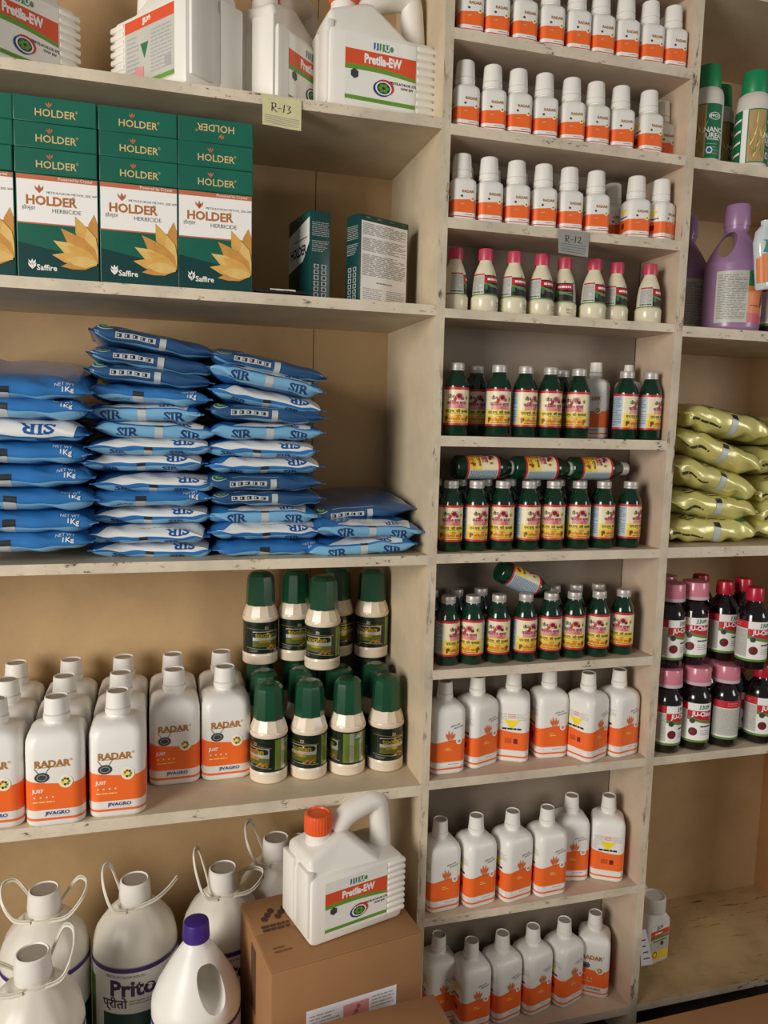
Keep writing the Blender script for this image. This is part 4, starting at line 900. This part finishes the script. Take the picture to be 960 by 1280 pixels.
for x, y, rot, lab in ((-0.246, 0.112, 40, 'white can with orange and green label, cut off at the top left corner'), (0.012, 0.110, 127, 'white can turned so its back label faces out, between two front-facing cans'),
                       (0.187, 0.151, 45, 'white can turned sideways behind the paper note'), (0.328, 0.095, 5, 'white can with full label facing out, top shelf next to the upright')):
    thing('plastic_can', CAN, (x, y, T1), rot, lab, 'canister', 'white five-litre cans').scale = (1, 1, 1.08)
tc_ = thing('plastic_can', CAN, (0.281, -0.013, 0.4012), 15.5, 'white can with orange cap standing on the cardboard box', 'canister', 'white five-litre cans'); tc_.scale = (0.97, 0.97, 0.96)

# ================================================================== round jugs with wire-like strap handles
def jug_parts():
    r = 0.0745; bo = MB()
    bo.lathe([(0, 0.066), (0.003, 0.072), (0.008, r), (0.206, r), (0.216, r), (0.224, 0.0735)], 'jug_white', 40, cap1=False)
    sh = MB(); rings = []
    for z, rr in ((0.2235, 0.0735), (0.236, 0.0718), (0.250, 0.0670), (0.266, 0.0570), (0.279, 0.0450), (0.289, 0.0330), (0.294, 0.0275), (0.306, 0.0265)):
        k = max(0, 1-abs(z-0.26)/0.04)
        rings.append([(rr*(1-0.028*k*(j % 4 < 2))*math.cos(2*PI*j/48), rr*(1-0.028*k*(j % 4 < 2))*math.sin(2*PI*j/48), z) for j in range(48)])
    sh.rings(rings, 'jug_white', False, True)
    cp = MB(); cp.lathe([(0.301, 0.0275), (0.303, 0.0282), (0.329, 0.0262), (0.333, 0.0254), (0.335, 0.0230), (0.333, 0.0215)], 'cap_white', 52, rib=0.03, ribz=(0.302, 0.330), topmat='cap_top_dust')
    nk = MB(); nk.lathe([(0.288, 0.0275), (0.289, 0.0315), (0.293, 0.0315), (0.294, 0.0275)], 'handle_white', 32)
    pr = Print(surf_round(r), 0.006); C = PI*r
    pr.rect(-C, C, 0.02, 0.206, 'can_label', 0); pr.rect(-C, C, 0.206, 0.2145, 'purple_band', 1); pr.rect(-C, C, 0.2145, 0.216, 'light_text', 1)
    pr.text('PRETILACHLOR 50% EC', -0.020, 0.199, 0.0066, 'purple_text', 2); pr.text('Prito', -0.008, 0.177, 0.040, 'purple_text', 2, bold=0.035); pr.text('प्रीतो', -0.040, 0.148, 0.022, 'purple_text', 2, bold=0.02); pr.lines(-0.014, 0.044, 0.146, 0.156, 2, 'light_text', 2, 0.4, 3)
    pr.rect(-0.062, C*0.55, 0.03, 0.130, 'prito_green', 1); pr.poly([(0.030, 0.04), (0.055, 0.05), (0.062, 0.09), (0.048, 0.108), (0.032, 0.075)], 'label_brown', 2); pr.rect(-C, -0.085, 0.03, 0.186, 'leaf_green', 1)
    return [('body', bo.mesh('body', 50)), ('shoulder', sh.mesh('shoulder', 25)), ('neck_ring', nk.mesh('neck_ring', 40)), ('cap', cp.mesh('cap', 30)), ('label', pr.mesh('label'))]
JUG = jug_parts()
def strap(pts, name='strap_handle'):
    h = MB(); P = spline(pts, 7); h.tube(P, 0.0024, 'handle_white', 8, 0.8)
    P2 = [(x, y, z+0.0048) for x, y, z in P]; h.tube(P2, 0.0015, 'handle_white', 6); return (name, h.mesh(name, 60))
def ear(side, out, up, fwd):
    """one strap loop springing from the neck ring, side -1 left / +1 right"""
    s = side
    return strap([(s*0.016, -0.030, 0.291), (s*(0.030+out*0.35), -0.026+fwd, 0.290+up*0.12), (s*(0.030+out*0.9), -0.012+fwd, 0.300+up*0.5), (s*(0.030+out), 0.008, 0.300+up*0.98), (s*(0.026+out*0.7), 0.022, 0.300+up), (s*(0.024+out*0.3), 0.024, 0.296+up*0.5), (s*0.022, 0.0225, 0.292)])
jz = 0.0975
for (x, y, rot, hs, lab) in (
    (-0.222, 0.135, -6, [ear(-1, 0.040, 0.040, 0.0), ear(1, 0.040, 0.036, 0.0)], 'round white jug with two raised straps at the back left corner'),
    (-0.070, 0.130, 4, [ear(-1, 0.024, 0.055, 0.0), strap([(-0.012, -0.029, 0.291), (0.03, -0.022, 0.298), (0.055, -0.008, 0.306), (0.074, 0.006, 0.318)])], 'round white jug with purple lettering in the middle of the back row'),
    (0.086, 0.130, 8, [ear(-1, 0.022, 0.066, 0.0), ear(1, 0.046, 0.006, 0.0)], 'round white jug behind the purple-capped jug'),
    (0.196, 0.2115, 0, [ear(-1, 0.030, 0.060, 0.0), ear(1, 0.030, 0.020, 0.0)], 'round white jug mostly hidden behind the cardboard box'),
    (-0.215, -0.036, 10, [ear(-1, 0.045, 0.018, 0.0), ear(1, 0.030, 0.050, 0.0)], 'round white jug nearest the front at the lower left corner')):
    thing('round_jug', JUG+hs, (x, y, jz), rot, lab, 'jug', 'round white jugs on the lowest shelf')

# jugs with a moulded hand hole, cut through the tapering shoulder
def cut(me, me2):
    """solid of me minus solid of me2"""
    oa = bpy.data.objects.new('a', me); ob = bpy.data.objects.new('b', me2); COL.objects.link(oa); COL.objects.link(ob)
    md = oa.modifiers.new('cut', 'BOOLEAN'); md.object = ob; md.operation = 'DIFFERENCE'; md.solver = 'EXACT'
    dg = bpy.context.evaluated_depsgraph_get(); out = bpy.data.meshes.new_from_object(oa.evaluated_get(dg)); out.name = me.name
    bpy.data.objects.remove(oa); bpy.data.objects.remove(ob); out.set_sharp_from_angle(angle=math.radians(45)); return out
def grip_jug(R, H, zs, neck, m, capm, cap_h, hole, tilt):
    """R body radius, zs shoulder height, neck radius; hole = (dx, zc, rx, rz): oval hole pierced front to back beside the neck column"""
    bo = MB(); H0 = H-cap_h
    bo.lathe([(0, R*0.9), (0.004, R*0.98), (0.010, R), (zs*0.93, R), (zs*0.98, R*0.985), (zs, R*0.955), (zs+(H0-zs)*0.20, R*0.86), (zs+(H0-zs)*0.55, R*0.61), (zs+(H0-zs)*0.85, R*0.37), (zs+(H0-zs)*0.93, neck*1.12), (H0+cap_h*0.5, neck)], m, 56)
    dx, zc, rx, rzz = hole; cu = MB(); rings = []
    for y in (-0.3, 0.3): rings.append([(dx+rx*math.copysign(abs(math.cos(t))**0.8, math.cos(t))+(-tilt)*rzz*math.sin(t), y, zc+rzz*math.sin(t)) for t in [2*PI*j/28 for j in range(28)]])
    if True: rings = rings[::-1]
    cu.rings(rings, m)
    body = cut(bo.mesh('body', 45), cu.mesh('cutter', 45))
    cp = MB(); cp.lathe([(H0+0.001, neck*1.16), (H0+0.003, neck*1.2), (H-0.004, neck*1.12), (H-0.001, neck*1.05), (H, neck*0.9)], capm, 48, rib=0.025, ribz=(H0+0.002, H-0.003))
    return [('body', body), ('cap', cp.mesh('cap', 30))]
gj = grip_jug(0.073, 0.335, 0.212, 0.0185, 'white_plastic', 'purple_cap', 0.032, (0.013, 0.243, 0.021, 0.034), 0.20)
pr = Print(surf_round(0.073), 0.006); pr.rect(-0.2, 0.2, 0.02, 0.182, 'lilac_label', 0); pr.rect(-0.2, 0.2, 0.176, 0.184, 'purple_band', 1); pr.text('Prito', 0, 0.13, 0.034, 'purple_text', 2, bold=0.03)
thing('grip_jug', gj+[('label', pr.mesh('label'))], (0.032, -0.016, jz), 10, 'white jug with purple cap and moulded hand hole', 'jug')
pj = grip_jug(0.053, 0.243, 0.135, 0.0205, 'purple_plastic', 'purple_plastic', 0.042, (-0.017, 0.164, 0.0135, 0.026), -0.30)
SF = surf_round(0.053); pr = Print(lambda s, z, h: SF(s+0.034, z, h), 0.006); pr.rect(-0.070, -0.010, 0.016, 0.112, 'silver_paper', 0); pr.lines(-0.066, -0.014, 0.022, 0.106, 26, 'grey_text', 1, 0.35, 3)
pr.rect(-0.010, 0.060, 0.016, 0.112, 'targa_orange', 0); pr.rect(-0.010, 0.060, 0.084, 0.112, 'targa_green', 1); pr.rect(-0.010, 0.060, 0.016, 0.034, 'targa_pink', 1); pr.text('TARGA', 0.024, 0.098, 0.017, 'black', 2, bold=0.02)
pr.lines(-0.004, 0.020, 0.046, 0.050, 1, 'black', 2, 0.4, 4); pr.poly([(0.022, 0.045), (0.034, 0.052), (0.036, 0.072), (0.030, 0.078), (0.024, 0.062)], 'label_maroon', 2); pr.poly([(0.030, 0.03), (0.045, 0.03), (0.05, 0.08), (0.036, 0.08)], 'white_print', 1)
plab = pr.mesh('label')
thing('grip_jug', pj+[('label', plab)], (1.056, 0.064, 1.449), -33, 'purple plastic jug with colourful label, nearest the front', 'jug', 'purple jugs in the right bay')
thing('grip_jug', pj+[('label', plab)], (1.018, 0.170, 1.449), -10, 'purple plastic jug set back beside the upright', 'jug', 'purple jugs in the right bay')
# small clear-sleeved flask tied to the front of the jug
fk = MB(); fk.loft([(0, 0.022, 0.010, 0.008), (0.004, 0.024, 0.012, 0.010), (0.085, 0.027, 0.013, 0.011), (0.105, 0.022, 0.011, 0.010), (0.116, 0.010, 0.009, 0.009), (0.124, 0.010, 0.009, 0.009)], 'clear_film')
ff, FP = surf_rr(0.0255, 0.0126, 0.0105); pr = Print(ff, 0.004)
pr.rect(-0.034, 0.022, 0.012, 0.088, 'sky_print', 0); pr.poly([(-0.034, 0.012), (0.006, 0.012), (-0.004, 0.060), (-0.034, 0.066)], 'targa_orange', 1); pr.poly([(-0.034, 0.066), (-0.006, 0.066), (0.0, 0.088), (-0.034, 0.088)], 'logo_teal', 1); pr.text('TARGA', 0.004, 0.076, 0.009, 'black', 2); pr.poly([(0.004, 0.028), (0.010, 0.030), (0.009, 0.056), (0.003, 0.058)], 'red', 2); pr.poly([(0.010, 0.024), (0.020, 0.03), (0.020, 0.058), (0.011, 0.05)], 'white_print', 2)
thing('clear_flask', [('body', fk.mesh('body', 45)), ('label', pr.mesh('label'))], (1.074, -0.0095, 1.524), (0, math.radians(-7), math.radians(4)), 'small clear-wrapped flask with bright label hanging against the purple jug', 'flask')
# dark jar at the right edge, same shelf
thing('dark_bottle', DRED, (1.150, 0.065, 1.449), 40, 'dark bottle beside the purple jug at the right edge', 'bottle')
# small white jar with papers, bottom of the right bay
jb = MB(); jb.loft([(0, 0.031, 0.020, 0.006), (0.003, 0.034, 0.022, 0.008), (0.094, 0.034, 0.022, 0.008), (0.106, 0.026, 0.021, 0.012), (0.110, 0.0235, 0.021, 0.018), (0.116, 0.021, 0.021, 0.021), (0.125, 0.021, 0.021, 0.021)], 'white_plastic')
jc = MB(); jc.lathe([(0.114, 0.0245), (0.116, 0.0255), (0.144, 0.025), (0.147, 0.0235), (0.147, 0.021), (0.145, 0.019)], 'cap_white', 48, rib=0.02, ribz=(0.1155, 0.1445))
jf, JP = surf_rr(0.034, 0.022, 0.008); pr = Print(jf, 0.004)
pr.rect(-0.026, 0.028, 0.010, 0.088, 'silver_paper', 0); pr.rect(-0.026, 0.028, 0.078, 0.088, 'white_print', 1); pr.text('JJU®', 0.0, 0.083, 0.009, 'logo_teal', 2, bold=0.04); pr.poly([(-0.026, 0.062), (0.028, 0.066), (0.028, 0.078), (-0.026, 0.078)], 'can_red', 1); pr.lines(-0.014, 0.014, 0.0675, 0.0735, 1, 'white_print', 2, 0.7, 14)
pr.rect(-0.026, 0.028, 0.058, 0.064, 'can_green', 1); pr.ell(0.008, 0.045, 0.005, 0.005, 'maroon_disc', 2, 10); pr.lines(-0.018, 0.022, 0.050, 0.056, 1, 'charcoal', 2, 0.4, 2); pr.rect(-0.026, 0.028, 0.010, 0.030, 'print_yellow', 1); pr.ell(-0.012, 0.022, 0.007, 0.008, 'label_maroon', 2, 10); pr.ell(-0.012, 0.022, 0.005, 0.006, 'print_yellow', 3, 10)
thing('white_jar', [('body', jb.mesh('body', 45)), ('cap', jc.mesh('cap', 30)), ('label', pr.mesh('label'))], (1.016, 0.120, 0.097), 12, 'small white jar with wide cap on the empty bottom right shelf', 'jar')
def paper(name, pts, m, marks, label, cat):
    """thin sheet with a little thickness and sag; pts 4 corners bottom-left, bottom-right, top-right, top-left"""
    A = [Vector(p) for p in pts]; nrm = (A[1]-A[0]).cross(A[3]-A[0]).normalized(); c0 = (A[0]+A[1])/2
    def P(s, z, h):
        p = A[0]*(1-s)*(1-z)+A[1]*s*(1-z)+A[2]*s*z+A[3]*(1-s)*z
        return tuple(p+nrm*(h*0.8+0.0006*math.sin(s*7+z*2)*(1-z))-c0)
    sh = MB(); n = 8; v1 = [P(i/n, j/n, 0) for j in range(n+1) for i in range(n+1)]; v0 = [P(i/n, j/n, -0.0004) for j in range(n+1) for i in range(n+1)]
    q = [[j*(n+1)+i, j*(n+1)+i+1, (j+1)*(n+1)+i+1, (j+1)*(n+1)+i] for j in range(n) for i in range(n)]
    sh.add(v1, q, m); sh.add(v0, [f[::-1] for f in q], m)
    pr = Print(P, 0.12, 0.12); marks(pr)
    thing(name, [('sheet', sh.mesh('sheet', 60), [('writing', pr.mesh('writing'))])], tuple(c0), 0, label, cat)
def strokes(pr, L, wd, m='ink', asp=1.0):
    for (x0, z0), (x1, z1) in L:
        dx, dz = x1-x0, z1-z0; l = math.hypot(dx, dz); nx, nz = -dz/l*wd, dx/l*wd*asp
        pr.poly([(x0+nx, z0+nz), (x0-nx, z0-nz), (x1-nx, z1-nz), (x1+nx, z1+nz)], m, 1)
R_ = [((0.24, 0.48), (0.25, 0.76)), ((0.22, 0.74), (0.33, 0.76)), ((0.33, 0.76), (0.34, 0.64)), ((0.34, 0.64), (0.25, 0.60)), ((0.25, 0.60), (0.37, 0.48)), ((0.40, 0.60), (0.48, 0.62))]
def r13(pr):
    for i in range(5): pr.rect(0.05, 0.95, 0.08+i*0.06, 0.10+i*0.06, 'silver_note', 0)
    strokes(pr, R_+[((0.54, 0.50), (0.56, 0.76)), ((0.62, 0.74), (0.72, 0.72)), ((0.72, 0.72), (0.66, 0.63)), ((0.66, 0.63), (0.73, 0.56)), ((0.73, 0.56), (0.63, 0.48))], 0.011)
def r12(pr):
    for i in range(4): pr.rect(0.08, 0.9, 0.10+i*0.10, 0.125+i*0.10, 'slate_text', 0)
    strokes(pr, R_+[((0.55, 0.50), (0.57, 0.78)), ((0.63, 0.72), (0.72, 0.76)), ((0.72, 0.76), (0.72, 0.66)), ((0.72, 0.66), (0.64, 0.52)), ((0.64, 0.52), (0.78, 0.52))], 0.012)
paper('paper_note', [(0.133, -0.006, 1.704), (0.192, -0.006, 1.701), (0.193, -0.0016, 1.747), (0.133, -0.0016, 1.750)], 'paper_note', r13, 'pale yellow paper note handwritten R-13 on the top left shelf edge', 'note')
paper('paper_note', [(0.640, -0.006, 1.556), (0.697, -0.006, 1.553), (0.700, -0.0016, 1.596), (0.6395, -0.0016, 1.597)], 'silver_note', r12, 'silver paper note handwritten R-12 on the middle shelf edge', 'note')
scr = lambda pr: (pr.lines(0.25, 0.8, 0.1, 0.8, 4, 'ink', 1, 0.18, 3))
paper('loose_paper', [(0.952, 0.062, 0.128), (0.984, 0.066, 0.124), (0.968, 0.076, 0.200), (0.950, 0.074, 0.200)], 'paper_white', scr, 'white paper scrap in front of the small white jar', 'paper')
paper('loose_paper', [(0.985, 0.150, 0.226), (1.026, 0.152, 0.232), (1.010, 0.165, 0.262), (0.985, 0.165, 0.276)], 'paper_white', scr, 'white paper scrap sticking up behind the small white jar', 'paper')

# ================================================================== cardboard boxes
def carton_box(name, corners, z0, z1, label, extra=None):
    """corners: back-left, front-left, front-right (x, y)"""
    BL, FL, FR = [Vector((x, y, 0)) for x, y in corners]; ux = FR-FL; w = ux.length; ang = math.atan2(ux.y, ux.x); d = (BL-FL).length
    c = MB(); h = z1-z0; c.box(0, w, 0, d, 0, h, 'kraft', bev=0.003)
    fp = MB(); fp.box(0.002, w-0.002, 0.002, d/2-0.0008, h, h+0.0022, 'kraft', bev=0.0008); fp2 = MB(); fp2.box(0.002, w-0.002, d/2+0.0008, d-0.002, h, h+0.0022, 'kraft', bev=0.0008)
    parts = [('carton', c.mesh('carton', 30)), ('top_flap', fp.mesh('top_flap', 30)), ('top_flap', fp2.mesh('top_flap', 30))]
    if extra: parts += extra(w, d, h)
    e = thing(name, parts, (FL.x, FL.y, z0), math.degrees(ang), label, 'box'); return e
def big_box_print(w, d, h):
    pr = Print(lambda s, z, hh: (s, 0-hh, z), 0.05)
    pr.rect(w*0.22, w*0.82, h*0.50, h*0.73, 'paper_white', 0); pr.rect(w*0.46, w*0.63, h*0.50, h*0.70, 'label_pink', 1); pr.rect(w*0.47, w*0.62, h*0.565, h*0.60, 'label_maroon', 2); pr.text('NIHAAD', w*0.545, h*0.583, 0.0085, 'pale_yellow', 3, bold=0.03)
    for i in range(3): pr.text('✳', w*0.53+i*0.004, h*0.62+i*0.008, 0.008, 'ink', 3)
    pr.poly([(w*0.685, h*0.61), (w*0.75, h*0.61), (w*0.717, h*0.56)], 'logo_blue', 2); pr.lines(w*0.24, w*0.44, h*0.52, h*0.70, 9, 'light_text', 1, 0.4, 3); pr.lines(w*0.65, w*0.80, h*0.63, h*0.71, 4, 'light_text', 1, 0.4, 4)
    tp = Print(lambda s, z, hh: (s, z, h+0.0022+hh), 0.05)
    tp.lines(w*0.06, w*0.24, d*0.50, d*0.60, 2, 'kraft_dark', 1, 0.8, 6)
    for i in range(6): tp.ell(w*(0.10+0.03*i), d*(0.68+0.05*(i % 3)), 0.006, 0.008, 'kraft_dark', 1, 8)
    tp.lines(w*0.07, w*0.18, d*0.20, d*0.30, 2, 'kraft_seam', 1, 0.5, 8)
    sd = Print(lambda s, z, hh: (0-hh, -s, z), 0.05); sd.rect(-d*0.6, -d*0.45, h*0.55, h*0.93, 'kraft_dark', 0)
    return [('shipping_label', pr.mesh('shipping_label')), ('stamp_print', tp.mesh('stamp_print')), ('side_print', sd.mesh('side_print'))]
carton_box('cardboard_box', [(0.119, 0.063), (0.141, -0.130), (0.405, -0.089)], 0.0975, 0.3985, 'brown cardboard box carrying the orange-capped white can', big_box_print)
carton_box('cardboard_box', [(0.150, -0.170), (0.170, -0.400), (0.425, -0.379)], 0.0975, 0.33, 'brown cardboard box in front of the other one, at the bottom edge')
carton_box('cardboard_box', [(0.70, -0.150), (0.71, -0.60), (1.46, -0.585)], 0.0, 0.198, 'brown cardboard box on the floor at the bottom right corner')
